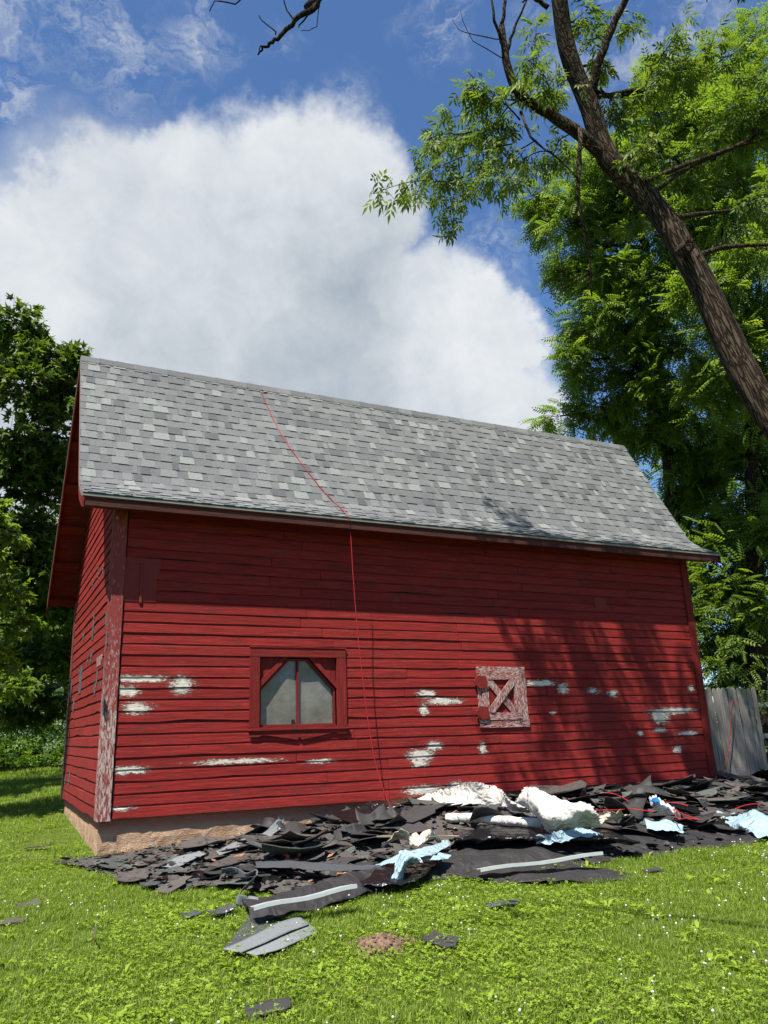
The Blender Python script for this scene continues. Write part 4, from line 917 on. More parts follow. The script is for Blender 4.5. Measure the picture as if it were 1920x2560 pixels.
# ---------------------------------------------------------------- trees
def leaf_template(kind):
    V = []; Fc = []
    def leaflet(p, d, nrm, ln, wd):
        p, d, nrm = map(lambda q: np.array(q, float), (p, d, nrm)); d /= np.linalg.norm(d); s_ = np.cross(d, nrm); s_ /= np.linalg.norm(s_); k = len(V)
        V.extend([p, p+d*ln*.42+s_*wd/2+nrm*ln*.05, p+d*ln-nrm*ln*.12, p+d*ln*.42-s_*wd/2+nrm*ln*.05]); Fc.extend([(k, k+1, k+2), (k, k+2, k+3)])
    up = (0, 0, 1)
    if kind == 'walnut':
        for i in range(6):
            x = .08+.055*i; dr = -.25*x*x*2
            for s_ in (-1, 1): leaflet((x, 0, dr), (.5, s_, -.25), up, .10-.008*abs(i-2.5), .041)
        leaflet((.40, 0, -.08), (1, 0, -.4), up, .09, .032)
    elif kind == 'ash':
        for i, x in enumerate((.09, .15)):
            for s_ in (-1, 1): leaflet((x, 0, -.01-.02*i), (.8, s_*.8, -.45), up, .115, .036)
        leaflet((.19, 0, -.04), (1, 0, -.55), up, .135, .042)
    elif kind == 'maple':
        k = len(V); rr = [.02, .09, .05, .13, .06, .16, .06, .13, .05, .09]
        V.append(np.array([.04, 0, .0]))
        for i in range(10):
            th = math.pi+2*math.pi*i/10; V.append(np.array([.075+rr[i]*math.cos(th)*.8, rr[i]*math.sin(th)*.8, -.25*rr[i]]))
        for i in range(0, 10, 2): Fc.extend([(0, 1+i, 1+(i+1) % 10), (0, 1+(i+1) % 10, 1+(i+2) % 10)])
    elif kind == 'shrub':
        for i in range(5):
            a = i*1.26; leaflet((.02*math.cos(a), .02*math.sin(a), 0), (math.cos(a), math.sin(a), .1), up, .13, .07)
    return np.array(V), np.array(Fc)
TPL = {k: leaf_template(k) for k in ('walnut', 'ash', 'maple', 'shrub')}
def frames(dirs, rng, droop=.5):
    d = dirs.copy(); d[:, 2] -= droop; d /= np.linalg.norm(d, axis=1, keepdims=True)
    u = rng.normal(0, .45, d.shape)+np.array([0, 0, 1.0]); u -= (u*d).sum(1, keepdims=True)*d; u /= np.linalg.norm(u, axis=1, keepdims=True)
    s_ = np.cross(u, d); return np.stack([d, s_, u], -1)
def leaves_mesh(name, kind, P, D, sc, tone, rng, droop=.5):
    T, Fc = TPL[kind]; R_ = frames(D, rng, droop); N_ = len(P)
    V = np.einsum('nij,kj->nki', R_, T)*sc[:, None, None]+P[:, None, :]
    Fa = (Fc[None]+(np.arange(N_)*len(T))[:, None, None]).reshape(-1, 3)
    return fast_mesh(name, V.reshape(-1, 3), Fa, np.repeat(tone, len(T)))
def branch(mb, a, b, r0, r1, rng, n=6, wob=.06, seg=6, sag=0.0):
    a, b = np.array(a, float), np.array(b, float); ln = np.linalg.norm(b-a); pts = []
    off = rng.normal(0, wob*ln, 3); off2 = rng.normal(0, wob*ln*.5, 3)
    for i in range(n+1):
        t = i/n; pts.append(a+(b-a)*t+off*math.sin(math.pi*t)+off2*math.sin(2*math.pi*t)+np.array([0, 0, sag*ln*math.sin(math.pi*t)]))
    mb.tube(pts, [r0+(r1-r0)*i/n for i in range(n+1)], seg); return pts
NLEAF = [0]
def tree(name, label, cat, kind, m_leaf, m_bark, trunk, tr, lobes, per, twigs, seed, lsc=1.0, spread=1.0, group=None, shell=.55, droop=.5, tonebias=0.0, dense=1.0, extra=None, limbr=.10, gap=-9):
    """trunk: list of points; lobes: (centre, radius). per: leaves per twig; twigs per m3-ish of lobe"""
    rng = np.random.default_rng(seed); root = empty(name, tuple(trunk[0]), label, cat, group); inv = -np.array(trunk[0], float)
    mb = MB(); tp = [np.array(p, float) for p in trunk]; path = [crom(tp, t) for t in np.linspace(0, len(tp)-1, (len(tp)-1)*5+1)]
    rr = np.interp(np.linspace(0, 1, len(path)), np.linspace(0, 1, len(tr)), tr)
    rr = [q*(1+.05*nz(i*.8, seed)) for i, q in enumerate(rr)]
    mb.tube([p+inv for p in path], rr, 14)
    P, D, Sc, T = [], [], [], []
    bm_ = MB()
    for (c, R0) in lobes:
        c = np.array(c, float); R3 = np.array(R0 if hasattr(R0, '__len__') else (R0, R0, R0*.9))
        pj = [p for i, p in enumerate(path) if i > len(path)*.25]; a = min(pj, key=lambda p: np.linalg.norm(p-c)+.6*max(0, p[2]-c[2]))
        dist = np.linalg.norm(c-a)
        lp = branch(bm_, a+inv, c+inv, min(limbr, .02+.018*dist), .018, rng, 7, .07, 6) if dist > .4 else [a+inv, c+inv]
        n = int(twigs*np.prod(R3)**(2/3)*dense)
        for q in range(n):
            v = rng.normal(0, 1, 3); v /= np.linalg.norm(v); rr_ = rng.uniform(shell, 1.0)**.7; e = c+v*R3*rr_*spread
            if nz(e[0]*1.1, e[1]*1.1, e[2]*1.1+seed) < gap: continue
            s_ = np.array(lp[rng.integers(max(1, len(lp)//2), len(lp))])-inv if rng.random() < .5 else c+v*R3*.15
            d = e-s_; ln = np.linalg.norm(d); d = d/max(ln, 1e-3); tw = min(ln, rng.uniform(.5, 1.0)); s0 = e-d*tw
            if ln > tw and rng.random() < .45: bm_.tube([s_+inv, (s_+s0)/2+inv+rng.normal(0, .05, 3), s0+inv], [.014, .010, .007], 4)
            bm_.tube([s0+inv, (s0+e)/2+inv+np.array([0, 0, .04]), e+inv], [.008, .006, .003], 3)
            ct = rng.uniform(0, 1); k = max(3, int(per*rng.uniform(.7, 1.3)))
            ts = rng.uniform(.15, 1.05, k); side = rng.normal(0, 1, (k, 3)); side[:, 2] *= .5; side -= (side@d)[:, None]*d; side /= np.linalg.norm(side, axis=1, keepdims=True)+1e-6
            P.append(s0+d*(tw*ts)[:, None]+side*.02); D.append(side*.8+d*.6); Sc.append(rng.uniform(.75, 1.2, k)*lsc); T.append(np.clip(.28*ct+.5*rng.uniform(0, 1, k)+tonebias+(rng.random(k) < .05)*.4, 0, 1))
    if extra: extra(bm_, inv, P, D, Sc, T, rng)
    o = bld('trunk', mb, m_bark, root, smooth=True); lo = bld('branches', bm_, m_bark, root, smooth=True)
    P = np.concatenate(P)+inv; NLEAF[0] += len(P)*len(TPL[kind][1])
    link('crown', leaves_mesh('crown', kind, P, np.concatenate(D), np.concatenate(Sc), np.concatenate(T), rng, droop), m_leaf, root)
    return root
def lob(px, py, d, rpx, f=1.0): return (at(px, py, d), rpx*d/F*f)

# leaning ash: trunk follows the sight lines at about eleven metres, its crown spreads over the heap and out of the frame
TRK = [(at(2500, 2050, 8.8)), at(2230, 1580, 9.2), at(2010, 1160, 9.8), at(1870, 950, 10.3), at(1745, 690, 10.8), at(1640, 520, 11.2), at(1520, 395, 11.5), at(1475, 270, 11.6), at(1420, 130, 11.6), at(1395, -30, 11.5), at(1350, -420, 11.2)]
TRK[0][2] = -.2
def ash_extra(bm_, inv, P, D, Sc, T, rng):
    def limb(pp, r0, r1, n=12, seg=8):
        q = [at(*p) if len(p) == 3 else np.array(p) for p in pp]; path = [crom(q, t) for t in np.linspace(0, len(q)-1, n)]
        path = [p+rng.normal(0, .006, 3) for p in path]
        bm_.tube([p+inv for p in path], list(np.linspace(r0, r1, n)), seg); return path
    limb([(1520, 395, 11.5), (1440, 330, 11.4), (1380, 290, 11.4), (1310, 245, 11.3), (1275, 190, 11.3), (1262, 120, 11.3), (1255, 60, 11.3)], .105, .04, 18, 10)
    limb([(1262, 120, 11.3), (1240, 60, 11.2), (1226, -20, 11.2)], .03, .012); limb([(1268, 130, 11.3), (1290, 60, 11.3), (1330, -30, 11.3)], .028, .010); limb([(1255, 60, 11.3), (1262, 0, 11.3), (1262, -60, 11.3)], .03, .015)
    limb([(1480, 230, 11.6), (1505, 130, 11.5), (1535, 60, 11.5), (1575, -30, 11.4)], .07, .045, 14, 8)
    limb([(1370, 20, 11.6), (1330, -5, 11.5), (1305, 5, 11.5)], .04, .01)
    limb([(1452, 320, 11.3), (1448, 420, 11.0), (1447, 500, 10.9), (1462, 590, 10.9), (1475, 660, 10.9), (1478, 740, 10.9)], .035, .012, 16, 7)
    limb([(1476, 680, 10.9), (1420, 712, 10.8), (1358, 735, 10.7)], .012, .004, 8, 5); limb([(1303, 280, 11.3), (1320, 330, 11.1), (1350, 365, 11.0), (1400, 400, 10.9), (1450, 455, 10.9)], .022, .008, 10, 5)
    limb([(1448, 380, 11.0), (1490, 330, 10.9), (1540, 290, 10.8)], .012, .004, 8, 5); limb([(1455, 360, 11.0), (1500, 372, 10.9), (1520, 420, 10.9)], .010, .004, 8, 5)
    limb([(1262, 100, 11.3), (1200, 90, 11.2), (1150, 75, 11.1), (1130, 50, 11.1)], .010, .003, 8, 4); limb([(1265, 150, 11.3), (1210, 120, 11.2), (1175, 90, 11.1), (1150, 25, 11.1)], .009, .003, 8, 4)
    # leafy shoots: where each starts, where it ends
    for s_, e, k in [((1290, 330, 11.4), (1000, 480, 11.9), 34), ((1200, 420, 11.6), (935, 485, 12.0), 20), ((1150, 430, 11.6), (1130, 560, 11.8), 12), ((1280, 360, 11.4), (1060, 380, 12.0), 26), ((1300, 350, 11.4), (1105, 300, 12.2), 24),
                     ((1300, 300, 11.3), (1170, 180, 12.0), 22), ((1290, 250, 11.3), (1190, 240, 12.0), 22), ((1300, 250, 11.4), (1235, 330, 12.3), 22), ((1340, 350, 11.4), (1190, 450, 12.3), 24), ((1380, 380, 11.4), (1260, 500, 12.4), 22), ((1330, 300, 11.4), (1340, 60, 12.2), 20),
                     ((1380, 250, 11.4), (1320, 150, 12.2), 22), ((1430, 200, 11.6), (1370, 230, 12.3), 22), ((1440, 330, 11.5), (1340, 430, 12.4), 24), ((1480, 100, 11.6), (1560, 60, 12.2), 20), ((1500, 220, 11.6), (1580, 300, 12.2), 24), ((1420, 60, 11.6), (1460, 30, 12.2), 16),
                     ((1180, 330, 11.8), (1075, 345, 12.2), 16), ((1250, 420, 11.6), (1120, 470, 12.1), 20), ((1530, 300, 11.5), (1640, 200, 12.4), 26), ((1600, 250, 11.8), (1700, 60, 12.6), 26), ((1560, 400, 11.4), (1640, 330, 12.2), 24)]:
        e = (e[0], e[1], e[2]+rng.uniform(-1.5, .9)); k = k*.85; a, b = at(*s_), at(*e); path = branch(bm_, a+inv, b+inv, .014, .004, rng, 8, .05, 4, .05)
        k = int(k*1.3)
        for q in range(k):
            t = rng.uniform(.25, 1.0); i = t*8; i0 = min(int(i), 7); p = path[i0]+(path[i0+1]-path[i0])*(i-i0)-inv; d = (b-a)/np.linalg.norm(b-a)
            off = rng.normal(0, .13, 3)*(1.25-t*.6); off[2] -= .05; sub_n = rng.integers(2, 5)
            if q % 2 == 0: bm_.tube([p+inv, p+off+inv], [.004, .002], 3)
            v = rng.normal(0, 1, (sub_n, 3)); v[:, 2] *= .4; P.append(np.repeat((p+off)[None], sub_n, 0)+rng.normal(0, .03, (sub_n, 3))); D.append(v/np.linalg.norm(v, axis=1, keepdims=True)+d*.4)
            Sc.append(rng.uniform(.7, 1.15, sub_n)); T.append(np.clip(rng.uniform(.1, .8, sub_n)+(rng.random(sub_n) < .06)*.3, 0, 1))
ash_lobes = [lob(1640, 260, 13, 110), lob(1760, 180, 13, 130), lob(1880, 320, 12.5, 150), lob(1700, 420, 12.5, 110), lob(1500, 150, 12.6, 80), lob(1850, 520, 12, 120), lob(2020, 250, 12, 150), lob(1600, 560, 12.5, 70),
             lob(1650, -160, 12, 120), lob(1800, -60, 12, 130), lob(2050, 600, 11.5, 110)]
tree('leaning_ash_tree', 'furrowed leaning tree trunk curving in from the right with drooping leaflets and bare dead limbs', 'tree', 'ash', M['leaf_ash'], M['bark'], TRK, [.30, .235, .205, .195, .178, .165, .16, .142, .128, .115, .07],
     ash_lobes, 20, 17, 5, .95, shell=.15, limbr=.045, droop=.55, extra=ash_extra)
mbk = MB(); c = at(1706, 628, 10.75); d = at(1725, 612, 10.45)-c; mbk.tube([c, c+d*.55, c+d], [.10, .085, .075], 10); bld('branch_stub', mbk, M['bark'], bpy.data.objects['leaning_ash_tree'])
so = bpy.data.objects['branch_stub']; so.location = -Vector(bpy.data.objects['leaning_ash_tree'].location)

# a bare tree behind the viewer reaches one dead limb over into the top of the frame
dt = empty('bare_tree', (3.2, -14.2, -.3), 'bare dead limb with thin twigs hanging into the top of the sky', 'tree')
iv = -np.array([3.2, -14.2, -.3]); mb = MB(); q = [np.array(p) for p in ((3.2, -14.2, -.3), (3.1, -14.1, 2.5), (3.0, -13.9, 5.0), (2.9, -13.6, 8.0))]
pth = [crom(q, t) for t in np.linspace(0, 3, 16)]; mb.tube([p+iv for p in pth], list(np.linspace(.2, .06, 16)), 12); bld('trunk', mb, M['bark'], dt, smooth=True)
mb = MB(); DZ = 4.9; rg = np.random.default_rng(5)
def limb2(pp, r0, r1, n, seg=6):
    path = [crom(pp, t) for t in np.linspace(0, len(pp)-1, n)]; path = [p+rg.normal(0, .006, 3) for p in path]; mb.tube([p+iv for p in path], list(np.linspace(r0, r1, n)), seg)
limb2([pth[11], np.array([2.4, -11.5, 7.4]), at(900, -150, 5.1), at(800, 0, DZ), at(742, 48, DZ), at(690, 100, DZ), at(660, 115, DZ), at(645, 136, DZ)], .032, .005, 44, 7)
for pl, r0_, r1_, nn in [([(735, 52), (715, 25), (700, -20)], .006, .003, 7), ([(790, 5), (765, 40), (750, 70)], .008, .004, 7), ([(797, 10), (797, 30), (790, 68), (757, 73)], .004, .002, 9),
                        ([(693, 90), (672, 66), (646, 40)], .005, .003, 6), ([(660, 115), (648, 117), (645, 124)], .006, .003, 5), ([(850, -85), (700, -60), (620, -20), (590, 8), (545, 5), (520, 26)], .008, .003, 14)]:
    limb2([at(px, py, DZ) for px, py in pl], r0_, r1_, nn, 5)
bld('limb', mb, M['bark_dark'], dt, smooth=True)
# walnuts behind the barn
def wt(px, py_base, d): p = at(px, 1700, d); return p
def gtree(name, label, kind, ml, mbk_, px, d, top_py, lobes, per, twigs, seed, r0=.3, lean=0, **kw):
    b = at(px, 1700, d); b[2] = float(gz(b[0], b[1]))-.1; t = at(px+lean, top_py, d); mid = (b+t)/2+np.array([.3, .2, 0])
    return tree(name, label, 'tree', kind, ml, mbk_, [b, (b+mid)/2, mid, (mid+t)/2, t], [r0, r0*.85, r0*.7, r0*.45, r0*.15], lobes, per, twigs, seed, **kw)
gtree('walnut_tree', 'tall walnut tree with feathery leaflets rising behind the right end of the barn roof', 'walnut', M['leaf_walnut'], M['bark_dark'], 1700, 19.5, 620,
      [lob(*q) for q in [(1430, 540, 19, 110), (1350, 490, 19.5, 62), (1520, 640, 19, 130), (1490, 800, 19, 105), (1450, 900, 19, 70), (1400, 1040, 19.5, 62), (1500, 1010, 19.5, 90), (1560, 480, 19, 130), (1600, 740, 19, 130),
       (1580, 930, 19, 125), (1680, 560, 18.5, 130), (1620, 1060, 19.5, 110), (1700, 860, 19, 140), (1420, 660, 19.5, 75), (1720, 1020, 19.5, 130), (1500, 740, 20.5, 100), (1390, 560, 20, 70)]], 9, 92, 21, .24, lean=-80, tonebias=.08, lsc=1.1, shell=.5, droop=.2, limbr=.09, gap=-.08)
gtree('walnut_tree', 'sunlit walnut tree filling the upper right corner behind the leaning trunk', 'walnut', M['leaf_walnut'], M['bark_dark'], 1860, 18, 420,
      [lob(*q) for q in [(1780, 350, 17.5, 160), (1890, 500, 17, 160), (1740, 560, 17.5, 120), (1900, 250, 18, 160), (1860, 740, 16.5, 150), (1770, 720, 17, 110), (1660, 300, 18.5, 110), (1580, 380, 18.5, 90), (1960, 640, 16, 140),
       (1900, 900, 16.5, 140), (1810, 980, 17.5, 110), (1780, 170, 19, 90), (1900, 90, 18.5, 90), (1980, 1020, 16, 110), (1660, 190, 19, 70), (1480, 400, 18.5, 75)]],
      9, 84, 22, .24, tonebias=.12, lsc=1.1, shell=.45, droop=.2, limbr=.09, gap=-.07)
gtree('walnut_tree', 'dark lower walnut tree standing right behind the picket fence', 'walnut', M['leaf_walnut'], M['bark_dark'], 1960, 19, 1150,
      [lob(*q) for q in [(1700, 1200, 20, 110), (1790, 1130, 19.5, 120), (1890, 1180, 18.5, 130), (1770, 1290, 19.5, 120), (1870, 1340, 18.5, 130), (1790, 1430, 19, 110), (1900, 1500, 18, 130), (1810, 1560, 19, 110), (1730, 1480, 20, 90), (1980, 1300, 17.5, 130),
       (1900, 1640, 18.5, 110), (1820, 1680, 19, 90)]], 9, 88, 23, .2, tonebias=.1, lsc=1.1, shell=.45, droop=.25, gap=-.1)
# maples at left
gtree('maple_tree', 'tall dark maple tree behind the left gable of the barn', 'maple', M['leaf_maple'], M['bark_dark'], 200, 22, 1000,
      [lob(*q) for q in [(40, 1640, 20.5, 100), (140, 1640, 20.5, 90), (70, 1760, 21, 80), (160, 1760, 21, 60), (-40, 1720, 20, 100), (30, 800, 20, 75), (110, 880, 20, 85), (185, 890, 20.5, 52), (60, 960, 19.5, 115), (170, 990, 20, 90), (120, 1090, 20, 105), (20, 1120, 19.5, 105), (90, 1220, 20, 90), (170, 1190, 20.5, 70), (30, 1330, 20, 105), (130, 1400, 20, 105),
       (-80, 900, 20, 130), (-100, 1150, 20, 150), (-90, 1400, 19, 150), (230, 960, 21, 55), (160, 1500, 20.5, 90), (60, 1500, 20.5, 90), (-200, 1250, 17, 180), (-330, 1100, 15, 160)]], 14, 85, 31, .24, lsc=1.3, shell=.45, droop=.3, gap=-.2)
gtree('maple_tree', 'nearer bright leaved tree leaning in at the left edge of the photo', 'maple', M['leaf_walnut'], M['bark_dark'], -160, 13.5, 1200,
      [lob(*q) for q in [(-10, 1270, 13, 70), (40, 1330, 13, 50), (20, 1480, 13.5, 75), (-60, 1400, 13, 100), (60, 1560, 14, 60), (-20, 1640, 13.5, 95), (40, 1720, 14.5, 70), (-110, 1250, 12.5, 120), (-150, 1550, 12.5, 120), (-30, 1800, 13.5, 60)]], 13, 70, 32, .2, lsc=.9, shell=.4, droop=.35, tonebias=.05)
# undergrowth
def thicket(name, kind, m, items, per_m3, seed, label=None, lsc=1.0):
    rng = np.random.default_rng(seed); P, D = [], []
    for c, R0 in items:
        c = np.array(c); R3 = np.array(R0); n = int(per_m3*np.prod(R3)**(2/3)*30)
        v = rng.normal(0, 1, (n, 3)); v /= np.linalg.norm(v, axis=1, keepdims=True); k = (1+.22*np.array([nz(*(q*2.2+c)) for q in v]))[:, None]
        P.append(c+v*R3*rng.uniform(.72, 1.02, (n, 1))*k); D.append(v*[1, 1, .4]+rng.normal(0, .4, (n, 3)))
    P = np.concatenate(P); D = np.concatenate(D); P[:, 2] = np.maximum(P[:, 2], gz(P[:, 0], P[:, 1])+.02); D /= np.linalg.norm(D, axis=1, keepdims=True)
    n = len(P); NLEAF[0] += n*len(TPL[kind][1])
    link(name, leaves_mesh(name, kind, P, D, rng.uniform(.7, 1.3, n)*lsc, np.clip(rng.uniform(0, 1, n)*.85, 0, 1), rng, .1), m, kind='stuff')
def cb(px, py, d, rx, ry, rz): return (at(px, py, d), (rx, ry, rz))
thicket('far_wood', 'shrub', M['leaf_maple'], [cb(x, 1720, 30+4*math.sin(x), 2.6, 2.2, 3.6+math.sin(x*1.7)) for x in (-260, -120, 0, 110, 220, 330)]+[cb(x, 1500, 34, 3.2, 2.6, 4.5) for x in (-160, 20, 180)]+[cb(x, 1700, 40, 4, 2, 4) for x in (-100, 60, 220)], 4.2, 41, lsc=1.5)
thicket('undergrowth', 'shrub', M['leaf_shrub'], [cb(60, 1790, 25, 1.6, 1.0, 1.0), cb(130, 1800, 24, 1.5, 1, 1.0), cb(-20, 1820, 22, 1.5, 1, 1.1), cb(200, 1810, 25, 1.2, 1, 1.0)], 3.2, 42, lsc=1.1)
thicket('weeds', 'shrub', M['leaf_weed'], [cb(x, 1880, 25, 1.0, .6, .42) for x in (20, 70, 120, 170, 220)], 4.5, 43, lsc=.8)
thicket('fence_thicket', 'walnut', M['leaf_walnut'], [cb(1700, 1600, 18, 2.5, 1.6, 2.6), cb(1860, 1600, 17, 2.5, 1.6, 2.6), cb(1980, 1560, 17, 2.5, 1.6, 3.2), cb(1800, 1350, 21, 3, 2, 3.5), cb(1950, 1250, 21, 3, 2, 4), cb(1650, 1350, 22, 2.5, 2, 3), cb(1900, 800, 24, 3.2, 2.5, 5)], 2.6, 44, lsc=1.1)
thicket('back_hedge', 'shrub', M['leaf_weed'], [cb(1735, 1270, 24, 1.1, .8, .8), cb(1800, 1240, 24, .9, .8, .7)], 4.0, 45, lsc=.9)

# ---------------------------------------------------------------- grass
def tuft(seed, nb, rad_, h, wdt, lean):
    r = random.Random(seed); V = []; Fc = []; T = []
    for k in range(nb):
        a = r.uniform(0, 6.28); q = rad_*math.sqrt(r.random()); x, y = q*math.cos(a), q*math.sin(a); hh = h*r.uniform(.45, 1.15); th = r.uniform(0, 6.28); ln = lean*r.uniform(.2, 1.3)*hh
        dx, dy = math.cos(th)*ln, math.sin(th)*ln; wx, wy = -math.sin(th+r.uniform(-.8, .8)), math.cos(th); w_ = wdt*r.uniform(.6, 1.3)/2; k0 = len(V)
        V += [(x-wx*w_, y-wy*w_, 0), (x+wx*w_, y+wy*w_, 0), (x+dx*.45+wx*w_*.8, y+dy*.45+wy*w_*.8, hh*.62), (x+dx*.45-wx*w_*.8, y+dy*.45-wy*w_*.8, hh*.62), (x+dx*1.2, y+dy*1.2, hh*(1-.25*lean))]
        Fc += [(k0, k0+1, k0+2), (k0, k0+2, k0+3), (k0+3, k0+2, k0+4)]; t = r.random()*.75 if r.random() > .07 else .95; T += [t]*5
    return np.array(V), np.array(Fc), T
def clover(seed, nb, rad_):
    r = random.Random(seed); V = []; Fc = []; T = []
    for k in range(nb):
        a = r.uniform(0, 6.28); q = rad_*math.sqrt(r.random()); x, y = q*math.cos(a), q*math.sin(a); z = r.uniform(.012, .045); s_ = r.uniform(.006, .013); tx, ty = r.uniform(-.4, .4), r.uniform(-.4, .4); t = r.random(); a0 = r.uniform(0, 6)
        for j in range(3):
            th = a0+j*2.094; k0 = len(V)
            for (u, v) in ((0, 0), (.75, .55), (1.15, 0), (.75, -.55)):
                px_, py_ = s_*(u*math.cos(th)-v*math.sin(th)), s_*(u*math.sin(th)+v*math.cos(th)); V.append((x+px_, y+py_, z+px_*tx+py_*ty+.15*u*s_)); T.append(t)
            Fc += [(k0, k0+1, k0+2), (k0, k0+2, k0+3)]
    return np.array(V), np.array(Fc), T
def blossom(seed):
    r = random.Random(seed); mb = MB(); h = r.uniform(.03, .055); s_ = .0066
    mb.tube([(0, 0, 0), (.004, 0, h*.6), (0, .004, h)], [.0012]*3, 3)
    for j in range(1, 5):
        pass
    k = len(mb.v); rings = [(.25, -.7), (.9, -.35), (1, .2), (.6, .75)]
    for rr, zz in rings: mb.v += [(s_*rr*math.cos(i*1.047), s_*rr*math.sin(i*1.047), h+s_*zz) for i in range(6)]
    mb.v.append((0, 0, h+s_)); 
    for q in range(3): mb.f += [(k+q*6+i, k+q*6+(i+1) % 6, k+(q+1)*6+(i+1) % 6, k+(q+1)*6+i) for i in range(6)]
    mb.f += [(k+18+i, k+18+(i+1) % 6, k+24) for i in range(6)]; mb.t = [(1, 1, 1)]*len(mb.f); return mb.mesh('blossom_head')
def scatter(name, meshes, m, P, sc, seed):
    cl = bpy.data.collections.new(name+'_sources')
    for i, me in enumerate(meshes):
        if not me.materials: me.materials.append(m)
        o = bpy.data.objects.new('%s_source_%d' % (name, i), me); cl.objects.link(o)
    me = bpy.data.meshes.new(name); me.vertices.add(len(P)); me.vertices.foreach_set('co', np.asarray(P, dtype=np.float32).ravel())
    a = me.attributes.new('sc', 'FLOAT', 'POINT'); a.data.foreach_set('value', np.asarray(sc, dtype=np.float32))
    o = link(name, me, kind='stuff')
    ng = bpy.data.node_groups.new(name, 'GeometryNodeTree'); ng.interface.new_socket('Geometry', in_out='INPUT', socket_type='NodeSocketGeometry'); ng.interface.new_socket('Geometry', in_out='OUTPUT', socket_type='NodeSocketGeometry')
    N = ng.nodes; gi = N.new('NodeGroupInput'); go = N.new('NodeGroupOutput'); ci = N.new('GeometryNodeCollectionInfo'); ci.inputs['Collection'].default_value = cl; ci.inputs['Separate Children'].default_value = True; ci.inputs['Reset Children'].default_value = True
    ip = N.new('GeometryNodeInstanceOnPoints'); ip.inputs['Pick Instance'].default_value = True
    rv = N.new('FunctionNodeRandomValue'); rv.data_type = 'FLOAT_VECTOR'; rv.inputs[0].default_value = (-.12, -.12, 0); rv.inputs[1].default_value = (.12, .12, 6.283)
    ri = N.new('FunctionNodeRandomValue'); ri.data_type = 'INT'; ri.inputs[4].default_value = 0; ri.inputs[5].default_value = len(meshes)-1; ri.inputs['Seed'].default_value = seed
    at_ = N.new('GeometryNodeInputNamedAttribute'); at_.data_type = 'FLOAT'; at_.inputs[0].default_value = 'sc'
    Lk = ng.links; Lk.new(gi.outputs[0], ip.inputs['Points']); Lk.new(ci.outputs[0], ip.inputs['Instance']); Lk.new(rv.outputs[0], ip.inputs['Rotation'])
    Lk.new(ri.outputs[2], ip.inputs['Instance Index']); Lk.new([q for q in at_.outputs if q.enabled][0], ip.inputs['Scale']); Lk.new(ip.outputs[0], go.inputs[0])
    md = o.modifiers.new('scatter', 'NODES'); md.node_group = ng; return o
TUF = [fast_mesh('tuft', *tuft(i, 50, .09, .056, .0038, .8)) for i in range(7)]
CLO = [fast_mesh('clover_patch', *clover(i, 20, .11)) for i in range(5)]
BLO = [blossom(i) for i in range(4)]
WEE = []
for i in range(5):
    r = random.Random(i+70); V = []; Fc = []; T = []
    for k in range(r.randrange(7, 12)):
        a = r.uniform(0, 6.28); ln = r.uniform(.04, .085); w_ = ln*r.uniform(.13, .2); up = r.uniform(.25, .9); c_, s_ = math.cos(a), math.sin(a); k0 = len(V)
        for (u, v, z) in ((0, 0, .005), (.45, 1, .45), (.5, 0, .40), (.45, -1, .45), (1, 0, .5)):
            V.append((c_*ln*u-s_*w_*v, s_*ln*u+c_*w_*v, z*ln*up*1.6)); T.append(.5+.4*r.random())
        Fc += [(k0, k0+2, k0+1), (k0, k0+3, k0+2), (k0+1, k0+2, k0+4), (k0+2, k0+3, k0+4)]
    WEE.append(fast_mesh('weed_rosette', np.array(V), np.array(Fc), T))
rng = np.random.default_rng(99)
def inview(P, mg=120):
    d = P-CAM; z = d@FW; x = PX+F*(d@RT)/z; y = PY-F*(d@UP)/z
    return (z > 1) & (x > -mg-500/z) & (x < 1920+mg+500/z) & (y < 2560+mg+600/z)
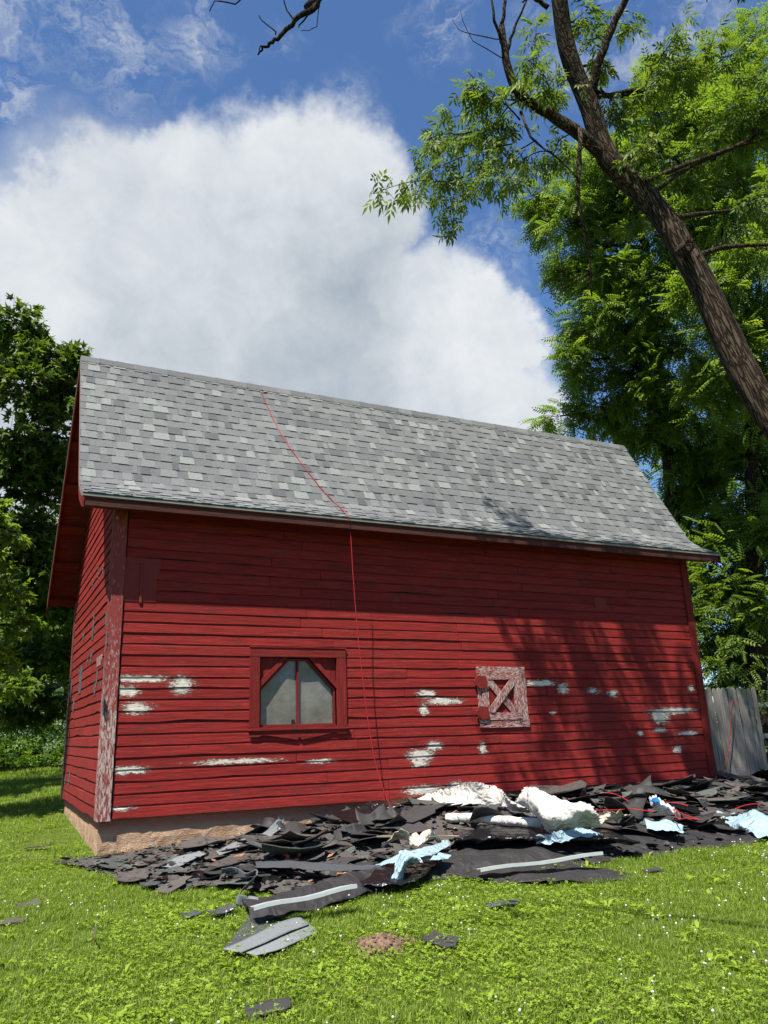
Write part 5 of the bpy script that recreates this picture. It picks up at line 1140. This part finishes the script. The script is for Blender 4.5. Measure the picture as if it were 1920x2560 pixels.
def ground_pts(n, x0, x1, y0, y1, keep=None):
    X = rng.uniform(x0, x1, n); Y = rng.uniform(y0, y1, n); P = np.stack([X, Y, gz(X, Y)+.0], -1); ok = inview(P)
    ok &= ~((X > -.02) & (X < L+.05) & (Y > -.0) & (Y < WD+.05))
    P = P[ok]; hp = np.array([heap(a, b) for a, b in P[:, :2]]) if len(P) < 400000 else 0
    P = P[hp <= 0]
    if keep is not None: P = P[keep(P)]
    P[:, 2] += np.array([.022*fbm(a, b, 0, .7) for a, b in P[:, :2]])-.004
    return P
near = ground_pts(40000, -6, 9, -8.5, -.0)
mid = ground_pts(9000, -6, 14, 0, 12)
far = ground_pts(9000, -14, 22, 12, 60)
dens = lambda P, s_, o=0: np.array([fbm(a, b, o, s_) for a, b in P[:, :2]])
Pg = np.concatenate([near, mid, far]); dist = np.linalg.norm(Pg-CAM, axis=1)
sc = (.75+.35*dens(Pg, .9, 3)+rng.uniform(-.15, .3, len(Pg)))*np.clip(dist/9, 1, 4); sc = np.clip(sc, .45, 5)
mole = on(955, 2368, 2, -.07); ok = np.hypot((Pg[:, 0]-mole[0])/.17, (Pg[:, 1]-mole[1])/.13) > 1
scatter('grass', TUF, M['blade'], Pg[ok], sc[ok], 1)
cl = ground_pts(12000, -6, 9, -8.5, -.0); cl = np.concatenate([cl, ground_pts(2500, -6, 3, 0, 9)]); dd = dens(cl, .55, 8); cl = cl[(dd+rng.normal(0, .25, len(dd))) > -.02]
cl = cl[np.hypot((cl[:, 0]-mole[0])/.2, (cl[:, 1]-mole[1])/.16) > 1]
scatter('clover', CLO, M['clover'], cl, rng.uniform(.8, 1.5, len(cl)), 2)
wd = ground_pts(2600, -6, 9, -8.5, -.1); dd = dens(wd, .8, 31); wd = wd[(dd+rng.normal(0, .3, len(dd))) > .1]
scatter('broadleaf_weeds', WEE, M['clover'], wd, rng.uniform(.7, 1.4, len(wd)), 7)
bl = ground_pts(4300, -6, 9, -8.5, -.3); dd = dens(bl, .7, 15); bl = bl[(dd+rng.normal(0, .3, len(dd))) > .25]
scatter('clover_blossoms', BLO, M['blossom'], bl, rng.uniform(.8, 1.35, len(bl)), 3)
print('leaf tris', NLEAF[0], 'tufts', len(Pg), 'clover', len(cl), 'blossom', len(bl))
